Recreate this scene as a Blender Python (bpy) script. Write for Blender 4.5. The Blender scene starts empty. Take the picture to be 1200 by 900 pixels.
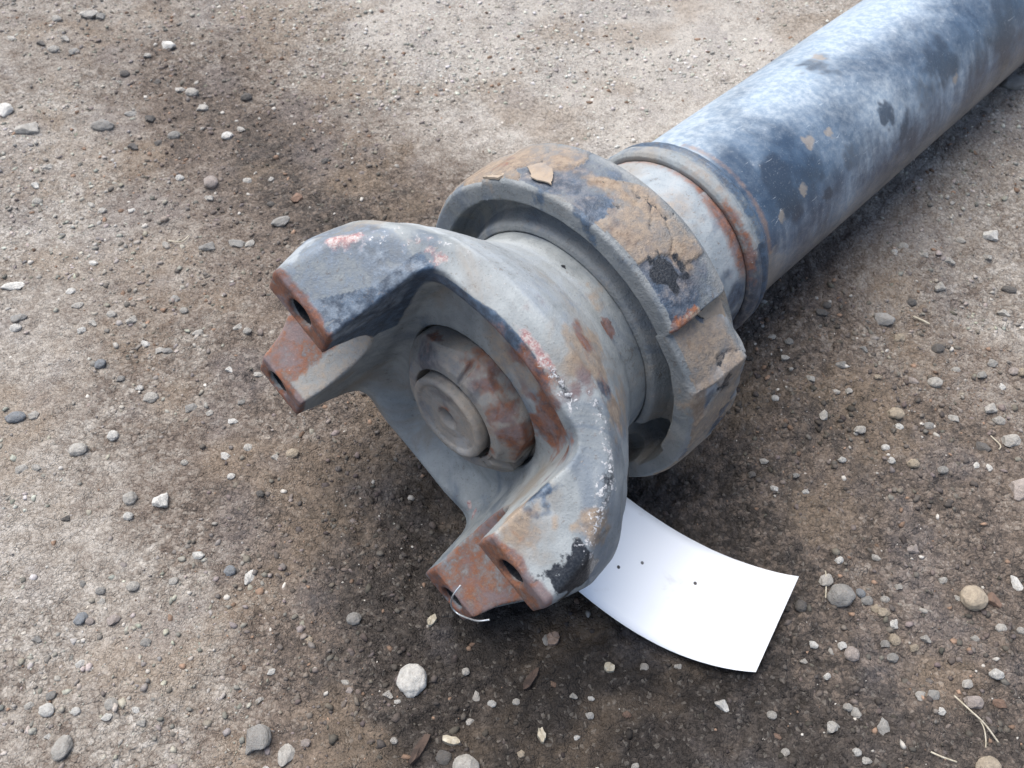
import bpy, math, random
import numpy as np
from mathutils import Matrix, Vector

# ------------------------------------------------------------------ camera, sky, sun, exposure
U = 0.05                                   # one model unit: the tube's radius, in metres
CAM_H = 7.9755 * U
scene = bpy.context.scene
cam_data = bpy.data.cameras.new('camera')
cam = bpy.data.objects.new('camera', cam_data)
scene.collection.objects.link(cam)
cam.location = (0, 0, CAM_H)
cam.rotation_euler = (math.radians(90 - 51.2566), 0, 0)
cam_data.sensor_width = 36.0
cam_data.lens = 1050 / 1200 * 36
cam_data.clip_start = 0.01
cam_data.clip_end = 500
cam_data.dof.use_dof = True
cam_data.dof.focus_distance = 0.40
cam_data.dof.aperture_fstop = 24
scene.camera = cam

world = bpy.data.worlds.new('World')
scene.world = world
world.use_nodes = True
wn = world.node_tree
bg = wn.nodes['Background']
sky = wn.nodes.new('ShaderNodeTexSky')
sky.sky_type = 'NISHITA'
sky.sun_disc = False
SUN_EL, SUN_AZ = math.radians(70), math.radians(-50)   # azimuth from +Y towards +X
sky.sun_elevation = SUN_EL
sky.sun_rotation = SUN_AZ
sky.dust_density = 3.0
sky.air_density = 1.0
wn.links.new(sky.outputs[0], bg.inputs[0])
bg.inputs[1].default_value = 0.06

sun_data = bpy.data.lights.new('sun', 'SUN')
sun_data.energy = 1.5
sun_data.angle = math.radians(60)
sun_data.color = (1.0, 0.985, 0.95)
sun = bpy.data.objects.new('sun', sun_data)
scene.collection.objects.link(sun)
sdir = Vector((math.sin(SUN_AZ) * math.cos(SUN_EL), math.cos(SUN_AZ) * math.cos(SUN_EL), math.sin(SUN_EL)))
sun.rotation_euler = (-sdir).to_track_quat('-Z', 'Y').to_euler()
sun.location = sdir * 5

scene.view_settings.view_transform = 'Standard'
scene.view_settings.look = 'None'
scene.view_settings.gamma = 1
scene.view_settings.use_curve_mapping = False
scene.view_settings.exposure = 1.80

rng = np.random.default_rng(7)
random.seed(7)
COL = scene.collection

# ------------------------------------------------------------------ numpy noise
def _hash(ix, iy, iz, seed):
    h = (ix.astype(np.int64) * 374761393 + iy.astype(np.int64) * 668265263 + iz.astype(np.int64) * 2147483647 + seed * 974634777) & 0xffffffff
    h = ((h ^ (h >> 13)) * 1274126177) & 0xffffffff
    h = ((h ^ (h >> 16)) * 2246822519) & 0xffffffff
    return ((h ^ (h >> 15)) & 0xffffff) / float(0xffffff)

def vnoise(x, y, z, seed=0):
    x = np.asarray(x, float); y = np.asarray(y, float); z = np.zeros_like(x) + z
    fx, fy, fz = np.floor(x), np.floor(y), np.floor(z)
    ux, uy, uz = x - fx, y - fy, z - fz
    ux = ux * ux * (3 - 2 * ux); uy = uy * uy * (3 - 2 * uy); uz = uz * uz * (3 - 2 * uz)
    out = 0
    for a in (0, 1):
        for b in (0, 1):
            for c in (0, 1):
                w = (ux if a else 1 - ux) * (uy if b else 1 - uy) * (uz if c else 1 - uz)
                out = out + w * _hash(fx + a, fy + b, fz + c, seed)
    return out

def fbm(x, y, z, octaves=4, seed=0, gain=0.5):
    v = 0; amp = 1; tot = 0
    for o in range(octaves):
        k = 2.03 ** o
        v = v + amp * vnoise(x * k + 17.1 * o, y * k - 9.3 * o, np.asarray(z) * k + 5.7 * o, seed + o)
        tot += amp; amp *= gain
    return v / tot

def sstep(a, b, x):
    t = np.clip((x - a) / (b - a), 0, 1)
    return t * t * (3 - 2 * t)

# ------------------------------------------------------------------ node helpers
class NT:
    def __init__(self, name):
        self.m = bpy.data.materials.new(name); self.m.use_nodes = True
        self.t = self.m.node_tree; self.n = self.t.nodes; self.l = self.t.links
        self.bsdf = self.n['Principled BSDF']
        self.bsdf.inputs['Specular IOR Level'].default_value = 0.4
        self.co = self.n.new('ShaderNodeTexCoord').outputs['Object']
    def put(self, sock, v):
        if hasattr(v, 'is_output'): self.l.new(v, sock)
        elif isinstance(v, (tuple, list)): sock.default_value = (*v, 1.0) if len(v) == 3 and len(sock.default_value) == 4 else v
        else: sock.default_value = v
    def noise(self, scale, detail=4, rough=0.55, dist=0.0, vec=None):
        n = self.n.new('ShaderNodeTexNoise'); n.inputs['Scale'].default_value = scale
        n.inputs['Detail'].default_value = detail; n.inputs['Roughness'].default_value = rough
        n.inputs['Distortion'].default_value = dist
        self.l.new(vec or self.co, n.inputs['Vector']); return n.outputs['Fac']
    def voro(self, scale, feature='F1', out='Distance', vec=None):
        n = self.n.new('ShaderNodeTexVoronoi'); n.feature = feature; n.inputs['Scale'].default_value = scale
        self.l.new(vec or self.co, n.inputs['Vector']); return n.outputs[out]
    def math(self, op, a, b=0.0, c=0.0, clamp=False):
        n = self.n.new('ShaderNodeMath'); n.operation = op; n.use_clamp = clamp
        self.put(n.inputs[0], a); self.put(n.inputs[1], b); self.put(n.inputs[2], c); return n.outputs[0]
    def step(self, x, a, b, lo=0.0, hi=1.0):
        n = self.n.new('ShaderNodeMapRange'); n.interpolation_type = 'SMOOTHSTEP'
        self.put(n.inputs['Value'], x); n.inputs['From Min'].default_value = a; n.inputs['From Max'].default_value = b
        n.inputs['To Min'].default_value = lo; n.inputs['To Max'].default_value = hi; return n.outputs[0]
    def mix(self, f, a, b, blend='MIX'):
        n = self.n.new('ShaderNodeMix'); n.data_type = 'RGBA'; n.blend_type = blend
        self.put(n.inputs[0], f); self.put(n.inputs[6], a); self.put(n.inputs[7], b); return n.outputs[2]
    def mixf(self, f, a, b):
        n = self.n.new('ShaderNodeMix'); n.data_type = 'FLOAT'
        self.put(n.inputs[0], f); self.put(n.inputs[2], a); self.put(n.inputs[3], b); return n.outputs[0]
    def attr(self, name, vec=False):
        n = self.n.new('ShaderNodeAttribute'); n.attribute_name = name
        return n.outputs['Color'] if vec else n.outputs['Fac']
    def bump(self, h, dist, strength=1.0, prev=None):
        n = self.n.new('ShaderNodeBump'); n.inputs['Distance'].default_value = dist; n.inputs['Strength'].default_value = strength
        self.put(n.inputs['Height'], h)
        if prev is not None: self.l.new(prev, n.inputs['Normal'])
        return n.outputs[0]
    def stretch(self, sx, sy, sz):
        n = self.n.new('ShaderNodeMapping'); n.inputs['Scale'].default_value = (sx, sy, sz)
        self.l.new(self.co, n.inputs['Vector']); return n.outputs[0]
    def done(self, color, rough, normal=None, metal=0.0, spec=None):
        self.put(self.bsdf.inputs['Base Color'], color); self.put(self.bsdf.inputs['Roughness'], rough)
        self.put(self.bsdf.inputs['Metallic'], metal)
        if spec is not None: self.put(self.bsdf.inputs['Specular IOR Level'], spec)
        if normal is not None: self.l.new(normal, self.bsdf.inputs['Normal'])
        return self.m

# ------------------------------------------------------------------ materials
def worn_paint(name, base, base2, gloss=0.55, fine=1.0, soft=1.0):
    """Dusty paint over cast iron; point attributes dark / rust / pink / mud / chip / dust say where the
    bare patches, primer, soil, dust and painted shade sit, noise gives them ragged edges."""
    k = NT(name)
    n1 = k.noise(60, 6, 0.62, 0.3); n2 = k.noise(260, 5, 0.68); n3 = k.noise(1000, 3, 0.65); n4 = k.noise(24, 5, 0.62, 0.6); n5 = k.noise(520, 4, 0.7, 0.5)
    c = k.mix(k.step(n1, 0.3, 0.7), base, base2)
    c = k.mix(k.step(n4, 0.51, 0.68, 0, 0.7), c, (0.24, 0.205, 0.165))
    c = k.mix(k.step(n4, 0.34, 0.47, 0.65, 0), c, (0.105, 0.135, 0.175))
    def mask(nm, spread, sf, fine_mix=0.5, nn=None):
        nn = nn or k.mixf(fine_mix, n1, n2)
        v = k.math('ADD', k.attr(nm), k.math('MULTIPLY', k.math('SUBTRACT', nn, 0.5), spread))
        return k.step(v, 0.5 - sf * soft, 0.5 + sf * soft)
    dust = mask('dust', 1.6, 0.35)
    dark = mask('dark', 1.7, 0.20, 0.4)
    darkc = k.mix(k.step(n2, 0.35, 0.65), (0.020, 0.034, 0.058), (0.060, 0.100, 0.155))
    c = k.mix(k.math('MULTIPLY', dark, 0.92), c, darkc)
    c = k.mix(k.math('MULTIPLY', dust, 0.75), c, k.mix(n2, (0.31, 0.34, 0.36), (0.42, 0.44, 0.45)))
    mud = mask('mud', 1.5, 0.30)
    c = k.mix(k.math('MULTIPLY', mud, 0.85), c, k.mix(k.step(n2, 0.35, 0.65), (0.19, 0.13, 0.085), (0.31, 0.235, 0.165)))
    rust = mask('rust', 1.5, 0.20)
    rc = k.mix(k.step(n2, 0.35, 0.62), (0.080, 0.040, 0.032), (0.20, 0.072, 0.034))
    rc = k.mix(k.step(k.mixf(0.5, n4, n3), 0.50, 0.62, 0, 0.7), rc, (0.255, 0.105, 0.048))
    rc = k.mix(k.step(n1, 0.47, 0.62, 0, 0.8), rc, k.mix(n5, (0.11, 0.085, 0.090), (0.21, 0.175, 0.185)))
    rc = k.mix(k.step(n3, 0.62, 0.72, 0, 0.5), rc, (0.38, 0.31, 0.28))
    c = k.mix(k.math('MULTIPLY', rust, 0.93), c, rc)
    pink = mask('pink', 2.2, 0.16, 0.6)
    c = k.mix(k.math('MULTIPLY', pink, 0.9), c, k.mix(k.step(n5, 0.4, 0.6), (0.29, 0.125, 0.12), (0.43, 0.36, 0.335)))
    blk = mask('black', 1.5, 0.10, 0.5, k.mixf(0.5, n1, n5))
    c = k.mix(blk, c, k.mix(k.step(n3, 0.4, 0.62), (0.014, 0.016, 0.020), (0.034, 0.037, 0.042)))
    chip = mask('chip', 2.9, 0.08, 0.9, k.mixf(0.35, n5, n2))
    c = k.mix(chip, c, k.mix(k.step(n3, 0.4, 0.6), (0.24, 0.24, 0.25), (0.60, 0.595, 0.585)))
    c = k.mix(k.step(n3, 0.58, 0.74, 0, 0.40), c, (0.045, 0.042, 0.04))
    c = k.mix(k.step(n5, 0.66, 0.76, 0, 0.45), c, (0.40, 0.385, 0.36))
    c = k.mix(k.step(k.math('SUBTRACT', n5, k.math('MULTIPLY', n1, 0.5)), 0.36, 0.46, 0, 0.55), c, (0.10, 0.08, 0.065))
    r = k.mixf(dark, 0.70, gloss * 0.75)
    r = k.mixf(dust, r, 0.80); r = k.mixf(rust, r, 0.82); r = k.mixf(mud, r, 0.9); r = k.mixf(blk, r, 0.35)
    h = k.math('ADD', k.math('MULTIPLY', n2, 0.45), k.math('MULTIPLY', n3, 0.4))
    nb = k.bump(h, 0.0006 * fine, 0.9)
    return k.done(c, r, nb)

M_YOKE = worn_paint('worn_grey_yoke_paint', (0.200, 0.217, 0.221), (0.315, 0.333, 0.332), fine=1.0)
M_COLLAR = worn_paint('crusted_collar_paint', (0.165, 0.18, 0.186), (0.235, 0.245, 0.246), fine=2.4)
M_NECK = worn_paint('neck_paint', (0.23, 0.26, 0.28), (0.33, 0.36, 0.375), soft=2.0)
M_BEAD = worn_paint('bead_paint', (0.17, 0.195, 0.21), (0.29, 0.31, 0.315))
M_NUT = worn_paint('nut_paint', (0.185, 0.195, 0.195), (0.285, 0.285, 0.27), soft=1.7)

def tube_mat():
    k = NT('dusty_black_tube_paint')
    a = k.noise(38, 6, 0.62, 0.5); b = k.noise(260, 5, 0.68); f = k.noise(1000, 3, 0.65)
    streak = k.noise(1.0, 4, 0.55, 0.2, k.stretch(120, 16, 16))
    paint = k.mix(k.step(a, 0.35, 0.7), (0.030, 0.050, 0.082), (0.070, 0.110, 0.165))
    d = k.math('ADD', k.attr('dust'), k.math('MULTIPLY', k.math('SUBTRACT', k.mixf(0.45, a, b), 0.5), 0.8))
    d = k.math('ADD', d, k.math('MULTIPLY', k.math('SUBTRACT', streak, 0.5), k.attr('streak')))
    dm = k.step(d, 0.08, 1.06)
    c = k.mix(k.math('MULTIPLY', dm, 0.9), paint, k.mix(k.step(b, 0.35, 0.65), (0.245, 0.310, 0.375), (0.385, 0.435, 0.475)))
    wob = k.math('MULTIPLY', k.math('SUBTRACT', k.mixf(0.5, a, b), 0.5), 1.5)
    c = k.mix(k.step(k.math('ADD', k.attr('dark'), wob), 0.18, 0.80, 0, 0.85), c, (0.028, 0.040, 0.060))
    c = k.mix(k.math('MULTIPLY', k.step(k.math('ADD', k.attr('mud'), wob), 0.25, 0.85), 0.75), c, k.mix(b, (0.20, 0.165, 0.13), (0.32, 0.28, 0.235)))
    c = k.mix(k.math('MULTIPLY', k.step(k.math('ADD', k.attr('rust'), wob), 0.3, 0.8), 0.7), c, k.mix(b, (0.16, 0.09, 0.06), (0.30, 0.20, 0.14)))
    scr = k.noise(1.0, 3, 0.6, 0.8, k.stretch(90, 620, 620))
    c = k.mix(k.step(scr, 0.67, 0.73, 0, 0.4), c, (0.50, 0.53, 0.55))
    c = k.mix(k.step(f, 0.60, 0.74, 0, 0.32), c, (0.45, 0.48, 0.50))
    c = k.mix(k.step(b, 0.64, 0.76, 0, 0.40), c, (0.48, 0.50, 0.52))
    r = k.mixf(dm, 0.30, 0.55)
    h = k.math('ADD', k.math('MULTIPLY', b, 0.6), k.math('MULTIPLY', f, 0.35))
    nb = k.bump(h, 0.0004, 0.7)
    return k.done(c, r, nb)
M_TUBE = tube_mat()

def dirt_mat():
    k = NT('damp_gritty_dirt')
    warp = k.n.new('ShaderNodeVectorMath'); warp.operation = 'MULTIPLY_ADD'
    nz = k.n.new('ShaderNodeTexNoise'); nz.inputs['Scale'].default_value = 380; nz.inputs['Detail'].default_value = 1; nz.noise_dimensions = '2D'
    k.l.new(k.co, nz.inputs['Vector']); k.l.new(nz.outputs['Color'], warp.inputs[0])
    warp.inputs[1].default_value = (0.0022, 0.0022, 0.0022); k.l.new(k.co, warp.inputs[2])
    def cells(scale):
        n = k.n.new('ShaderNodeTexVoronoi'); n.voronoi_dimensions = '2D'; n.inputs['Scale'].default_value = scale; k.l.new(warp.outputs[0], n.inputs['Vector'])
        sp = k.n.new('ShaderNodeSeparateColor'); k.l.new(n.outputs['Color'], sp.inputs[0])
        return n.outputs['Distance'], sp.outputs[0], sp.outputs[1]
    d1, r1, q1 = cells(330); d2, r2, q2 = cells(820)
    n3n = k.n.new('ShaderNodeTexNoise'); n3n.noise_dimensions = '2D'; n3n.inputs['Scale'].default_value = 650; n3n.inputs['Detail'].default_value = 3; n3n.inputs['Roughness'].default_value = 0.75; k.l.new(k.co, n3n.inputs['Vector']); n3 = n3n.outputs['Fac']
    loose = k.attr('loose')
    w = k.math('ADD', k.attr('wet'), k.math('MULTIPLY', k.math('SUBTRACT', n3, 0.5), 0.44))
    w = k.math('ADD', w, k.math('MULTIPLY', k.math('SUBTRACT', r1, 0.5), k.math('MULTIPLY', loose, 0.22)))
    w = k.math('ADD', w, k.math('MULTIPLY', k.math('SUBTRACT', r2, 0.5), 0.17), clamp=True)
    ramp = k.n.new('ShaderNodeValToRGB'); k.l.new(w, ramp.inputs[0])
    el = ramp.color_ramp.elements
    el[0].position = 0.0; el[0].color = (0.395, 0.364, 0.325, 1)
    el[1].position = 1.0; el[1].color = (0.022, 0.0178, 0.015, 1)
    for p_, c_ in ((0.25, (0.252, 0.222, 0.190)), (0.5, (0.143, 0.112, 0.090)), (0.75, (0.058, 0.048, 0.041))):
        x = el.new(p_); x.color = (*c_, 1)
    c = ramp.outputs[0]
    c = k.mix(k.math('MULTIPLY', k.attr('tan'), 0.65), c, k.mix(0.6, c, (0.22, 0.165, 0.115)))
    c = k.mix(k.math('MULTIPLY', k.attr('slate'), 0.4), c, k.mix(0.5, c, (0.165, 0.155, 0.165)))
    c = k.mix(k.step(d2, 0.45, 0.65, 0, 0.22), c, k.mix(0.8, c, (0.02, 0.017, 0.014)))
    c = k.mix(k.math('MULTIPLY', loose, k.step(d1, 0.45, 0.65, 0, 0.30)), c, k.mix(0.8, c, (0.02, 0.017, 0.014)))
    c = k.mix(k.math('MULTIPLY', k.step(q2, 0.93, 0.95), 0.35), c, k.mix(0.5, c, (0.34, 0.31, 0.27)))
    h = k.math('SUBTRACT', k.math('MULTIPLY', n3, 0.6), k.math('MULTIPLY', d2, k.math('ADD', 0.35, r2)))
    h = k.math('SUBTRACT', h, k.math('MULTIPLY', k.math('MULTIPLY', d1, loose), k.math('MULTIPLY', r1, 1.8)))
    nb = k.bump(h, 0.0009, 1.0)
    r = k.mixf(k.step(w, 0.3, 1.0), 0.95, 0.78)
    return k.done(c, r, nb, spec=0.3)
M_DIRT = dirt_mat()

def stone_mat():
    k = NT('pebble_stone')
    oi = k.n.new('ShaderNodeObjectInfo')
    n1 = k.noise(1.4, 5, 0.65); n2 = k.noise(6, 5, 0.7); n3 = k.noise(20, 3, 0.6)
    c = k.mix(k.step(n1, 0.3, 0.7), k.mix(0.35, oi.outputs['Color'], (0.10, 0.085, 0.07)), oi.outputs['Color'])
    c = k.mix(k.step(n2, 0.46, 0.66, 0, 0.7), c, k.mix(0.6, c, (0.20, 0.165, 0.135)))
    c = k.mix(k.step(n3, 0.6, 0.72, 0, 0.35), c, (0.05, 0.045, 0.04))
    nb = k.bump(k.math('ADD', n2, k.math('MULTIPLY', n3, 0.6)), 0.0010, 1.0)
    return k.done(c, 0.88, nb, spec=0.25)
M_STONE = stone_mat()

def grit_mat():
    k = NT('grit')
    n2 = k.noise(500, 4, 0.6)
    a = k.attr('tint', True)
    c = k.mix(k.step(n2, 0.35, 0.65), k.mix(0.35, a, (0.05, 0.042, 0.036)), a)
    return k.done(c, 0.88, k.bump(n2, 0.0006, 0.7), spec=0.25)
M_GRIT = grit_mat()

def paper_mat():
    k = NT('white_card')
    n1 = k.noise(30, 4, 0.5); v = k.voro(70)
    c = k.mix(k.step(n1, 0.60, 0.75, 0, 0.15), (0.84, 0.845, 0.85), (0.60, 0.58, 0.53))
    c = k.mix(k.math('MULTIPLY', k.step(k.noise(55, 5, 0.6, 0.6), 0.58, 0.72), 0.30), c, (0.52, 0.48, 0.42))
    sp = k.math('MULTIPLY', k.step(v, 0.05, 0.075, 1, 0), k.step(k.noise(22, 2), 0.44, 0.50))
    c = k.mix(sp, c, (0.06, 0.05, 0.045))
    return k.done(c, 0.55, k.bump(n1, 0.0003, 0.3))
M_PAPER = paper_mat()

def simple_mat(name, c1, c2, rough=0.7, scale=200, metal=0.0, bump=0.0003):
    k = NT(name); n = k.noise(scale, 4, 0.6)
    return k.done(k.mix(k.step(n, 0.35, 0.65), c1, c2), rough, k.bump(n, bump, 0.6), metal)
M_WIRE = simple_mat('bare_wire', (0.42, 0.45, 0.48), (0.6, 0.62, 0.63), 0.35, 300, 0.7)
M_STRAW = simple_mat('dry_straw', (0.30, 0.26, 0.19), (0.44, 0.40, 0.32), 0.8, 400)
M_LEAF = simple_mat('dry_leaf_scrap', (0.17, 0.12, 0.09), (0.28, 0.21, 0.165), 0.85, 300)
M_BARK = simple_mat('damp_bark', (0.030, 0.021, 0.017), (0.070, 0.047, 0.036), 0.9, 250)
M_FLAKE = worn_paint('paint_flake_crust', (0.33, 0.27, 0.205), (0.40, 0.35, 0.29))

# ------------------------------------------------------------------ mesh helpers
def mesh_obj(name, verts, faces, mat, parent=None, attrs=None, smooth=True):
    me = bpy.data.meshes.new(name)
    verts = np.asarray(verts, np.float32)
    if isinstance(faces, np.ndarray):
        k = faces.shape[1]
        me.vertices.add(len(verts)); me.vertices.foreach_set('co', verts.ravel())
        me.loops.add(faces.size); me.loops.foreach_set('vertex_index', faces.ravel().astype(np.int32))
        me.polygons.add(len(faces)); me.polygons.foreach_set('loop_start', np.arange(0, faces.size, k, dtype=np.int32))
        me.update(calc_edges=True); me.validate()
    else:
        me.from_pydata([tuple(v) for v in verts], [], faces)
    for nm, v in (attrs or {}).items():
        v = np.asarray(v, np.float32)
        if v.ndim == 2:
            a = me.attributes.new(nm, 'FLOAT_COLOR', 'POINT')
            a.data.foreach_set('color', np.concatenate([v, np.ones((len(v), 1), np.float32)], 1).ravel())
        else:
            a = me.attributes.new(nm, 'FLOAT', 'POINT'); a.data.foreach_set('value', v)
    me.materials.append(mat)
    if smooth: me.polygons.foreach_set('use_smooth', np.ones(len(me.polygons), bool))
    o = bpy.data.objects.new(name, me); COL.objects.link(o)
    if parent is not None: o.parent = parent
    return o

def tag(o, label, cat, group=None):
    o['label'] = label; o['category'] = cat
    if group: o['group'] = group
    return o

# ------------------------------------------------------------------ the ground
# how damp the soil is, at spots of the yard (metres): 0 pale and dry .. 1 black and wet
WET = [(-0.445, 0.748, 0.3), (-0.386, 0.748, 0.3), (-0.334, 0.748, 0.36), (-0.282, 0.748, 0.42), (-0.23, 0.748, 0.2), (-0.163, 0.748, 0.04), (-0.111, 0.748, 0.03), (0.0, 0.748, 0.0), (0.111, 0.748, 0.03), (0.223, 0.748, 0.08), (0.334, 0.748, 0.2), (0.445, 0.748, 0.25), (-0.41, 0.648, 0.25), (-0.362, 0.648, 0.3), (-0.314, 0.648, 0.42), (-0.266, 0.648, 0.7), (-0.218, 0.648, 0.72), (-0.177, 0.648, 0.28), (-0.137, 0.648, 0.06), (-0.068, 0.648, 0.03), (0.0, 0.648, 0.03), (0.102, 0.648, 0.03), (0.205, 0.648, 0.08), (-0.379, 0.563, 0.17), (-0.329, 0.563, 0.23), (-0.284, 0.563, 0.35), (-0.24, 0.563, 0.68), (-0.19, 0.563, 0.8), (-0.139, 0.563, 0.76), (-0.095, 0.563, 0.3), (-0.051, 0.563, 0.1), (0.0, 0.563, 0.05), (0.076, 0.563, 0.08), (0.347, 0.563, 0.23), (0.379, 0.563, 0.25), (-0.353, 0.49, 0.2), (-0.306, 0.49, 0.25), (-0.259, 0.49, 0.33), (-0.206, 0.49, 0.62), (-0.147, 0.49, 0.72), (-0.094, 0.49, 0.82), (-0.053, 0.49, 0.78), (-0.018, 0.49, 0.35), (0.012, 0.49, 0.15), (0.282, 0.49, 0.33), (0.353, 0.49, 0.28), (-0.33, 0.426, 0.23), (-0.275, 0.426, 0.29), (-0.231, 0.426, 0.33), (-0.192, 0.426, 0.42), (-0.148, 0.426, 0.65), (-0.082, 0.426, 0.75), (0.176, 0.426, 0.68), (0.209, 0.426, 0.41), (0.247, 0.426, 0.31), (0.291, 0.426, 0.27), (0.33, 0.426, 0.27), (-0.31, 0.37, 0.25), (-0.258, 0.37, 0.33), (-0.217, 0.37, 0.37), (-0.181, 0.37, 0.42), (-0.145, 0.37, 0.45), (0.15, 0.37, 0.8), (0.181, 0.37, 0.56), (0.207, 0.37, 0.41), (0.258, 0.37, 0.33), (0.31, 0.37, 0.31), (-0.292, 0.32, 0.2), (-0.243, 0.32, 0.28), (-0.205, 0.32, 0.35), (-0.17, 0.32, 0.44), (-0.122, 0.32, 0.5), (-0.073, 0.32, 0.55), (0.136, 0.32, 0.72), (0.161, 0.32, 0.6), (0.185, 0.32, 0.53), (0.234, 0.32, 0.49), (0.292, 0.32, 0.38), (-0.276, 0.276, 0.18), (-0.239, 0.276, 0.22), (-0.207, 0.276, 0.34), (-0.161, 0.276, 0.45), (-0.115, 0.276, 0.52), (-0.078, 0.276, 0.62), (0.092, 0.276, 0.72), (0.129, 0.276, 0.76), (0.175, 0.276, 0.72), (0.221, 0.276, 0.74), (0.253, 0.276, 0.62), (0.276, 0.276, 0.52), (-0.262, 0.236, 0.22), (-0.227, 0.236, 0.24), (-0.197, 0.236, 0.35), (-0.153, 0.236, 0.5), (-0.109, 0.236, 0.52), (-0.079, 0.236, 0.72), (-0.035, 0.236, 0.85), (0.074, 0.236, 0.9), (0.109, 0.236, 0.62), (0.14, 0.236, 0.7), (0.166, 0.236, 0.66), (0.218, 0.236, 0.7), (0.262, 0.236, 0.64), (-0.249, 0.2, 0.22), (-0.216, 0.2, 0.2), (-0.187, 0.2, 0.26), (-0.145, 0.2, 0.4), (-0.104, 0.2, 0.5), (-0.075, 0.2, 0.75), (-0.05, 0.2, 0.85), (0.021, 0.2, 0.95), (0.15, 0.2, 0.62), (0.199, 0.2, 0.58), (0.249, 0.2, 0.58), (-0.238, 0.168, 0.25), (-0.19, 0.168, 0.22), (-0.158, 0.168, 0.25), (-0.131, 0.168, 0.32), (-0.107, 0.168, 0.4), (-0.083, 0.168, 0.7), (-0.059, 0.168, 0.85), (-0.032, 0.168, 0.92), (0.02, 0.168, 0.97), (0.099, 0.168, 0.97), (0.131, 0.168, 0.88), (0.158, 0.168, 0.66), (0.19, 0.168, 0.6), (0.238, 0.168, 0.6), (-0.227, 0.138, 0.3), (-0.182, 0.138, 0.22), (-0.151, 0.138, 0.24), (-0.125, 0.138, 0.32), (-0.098, 0.138, 0.48), (-0.076, 0.138, 0.75), (-0.057, 0.138, 0.85), (-0.03, 0.138, 0.9), (0.019, 0.138, 0.93), (0.076, 0.138, 0.95), (0.121, 0.138, 0.92), (0.151, 0.138, 0.77), (0.182, 0.138, 0.68), (0.227, 0.138, 0.64), (-0.217, 0.111, 0.35), (-0.174, 0.111, 0.28), (-0.145, 0.111, 0.3), (-0.12, 0.111, 0.4), (-0.091, 0.111, 0.55), (-0.065, 0.111, 0.75), (-0.036, 0.111, 0.85), (0.0, 0.111, 0.9), (0.054, 0.111, 0.9), (0.109, 0.111, 0.9), (0.163, 0.111, 0.72), (0.217, 0.111, 0.62)]
WET = np.array(WET)
def _wet_sum(x, y):
    num = np.zeros_like(x); den = np.zeros_like(x)
    for gx, gy, w in WET:
        s = 0.016 + 0.060 * gy
        k = np.exp(-((x - gx) ** 2 + (y - gy) ** 2) / (2 * s * s)) + 1e-9
        num += k * w; den += k
    return num / den

_wx = np.linspace(-0.55, 0.60, 170); _wy = np.linspace(0.05, 0.95, 140)
_WG = _wet_sum(*np.meshgrid(_wx, _wy, indexing='ij'))
_WG = np.clip((_WG - 0.5) * 1.08 + 0.485, 0, 1)
def wetness(x, y):
    u = np.clip((x - _wx[0]) / (_wx[1] - _wx[0]), 0, len(_wx) - 1.001); v = np.clip((y - _wy[0]) / (_wy[1] - _wy[0]), 0, len(_wy) - 1.001)
    i = u.astype(int); j = v.astype(int); a = u - i; b = v - j
    return _WG[i, j] * (1 - a) * (1 - b) + _WG[i + 1, j] * a * (1 - b) + _WG[i, j + 1] * (1 - a) * b + _WG[i + 1, j + 1] * a * b

def ground_h(x, y, fine=True):
    h = 0.010 * (fbm(x * 7, y * 7, 0, 3, 11) - 0.5)
    # the soil rises a little under the tube
    along = (x + 0.02) * 0.694 + (y - 0.243) * 0.719
    across = -(x + 0.02) * 0.719 + (y - 0.243) * 0.694
    h = h + 0.0195 * sstep(0.05, 0.22, along) * np.exp(-(across / 0.11) ** 2)
    # and is pressed down where the yoke rests
    h = h - 0.006 * np.exp(-((x + 0.0) ** 2 + (y - 0.22) ** 2) / 0.10 ** 2)
    if fine:
        near = 1.0
        w = wetness(x, y)
        rough = 0.7 + 0.9 * w
        h = h + rough * 0.0048 * (fbm(x * 45, y * 45, 0, 3, 23) - 0.5)
        clod = fbm(x * 170, y * 170, 0, 3, 31)
        h = h + rough * 0.0034 * (clod - 0.5)
        cell = vnoise(x * 420, y * 420, 0, 41)
        h = h + rough * 0.0015 * (cell - 0.5)
    return h

def axis(lo, hi, step, far):
    core = np.arange(lo, hi + step / 2, step)
    g = [step]; 
    out = []; p = 0; s = step
    while p < far:
        s *= 1.35; p += s; out.append(p)
    out = np.array(out)
    return np.concatenate([lo - out[::-1], core, core[-1] + out])
gx = axis(-0.47, 0.49, 0.00135, 60); gy = axis(0.085, 0.80, 0.00135, 60)
GX, GY = np.meshgrid(gx, gy, indexing='ij')
fade = np.exp(-np.maximum(np.hypot(GX, GY - 0.4) - 0.7, 0) / 0.5)
GZ = ground_h(GX, GY) * fade
nx, ny = GX.shape
idx = np.arange(nx * ny).reshape(nx, ny)
quads = np.stack([idx[:-1, :-1], idx[1:, :-1], idx[1:, 1:], idx[:-1, 1:]], -1).reshape(-1, 4)
ground = mesh_obj('ground', np.stack([GX, GY, GZ], -1).reshape(-1, 3), quads, M_DIRT,
                  attrs={'wet': (wetness(GX, GY) + 0.24 * (fbm(GX * 9, GY * 9, 0, 3, 201) - 0.5) + 0.24 * (fbm(GX * 42, GY * 42, 0, 3, 202) - 0.5)
                                 + 0.36 * (fbm(GX * 190, GY * 190, 0, 3, 203) - 0.5)).ravel(),
                         'tan': sstep(0.5, 0.72, fbm(GX * 26, GY * 26, 0, 4, 204)).ravel(), 'loose': sstep(0.40, 0.62, fbm(GX * 18, GY * 18, 0, 3, 206)).ravel(), 'slate': sstep(0.52, 0.72, fbm(GX * 30, GY * 30, 0, 4, 205)).ravel()})
ground['kind'] = 'structure'

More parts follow.
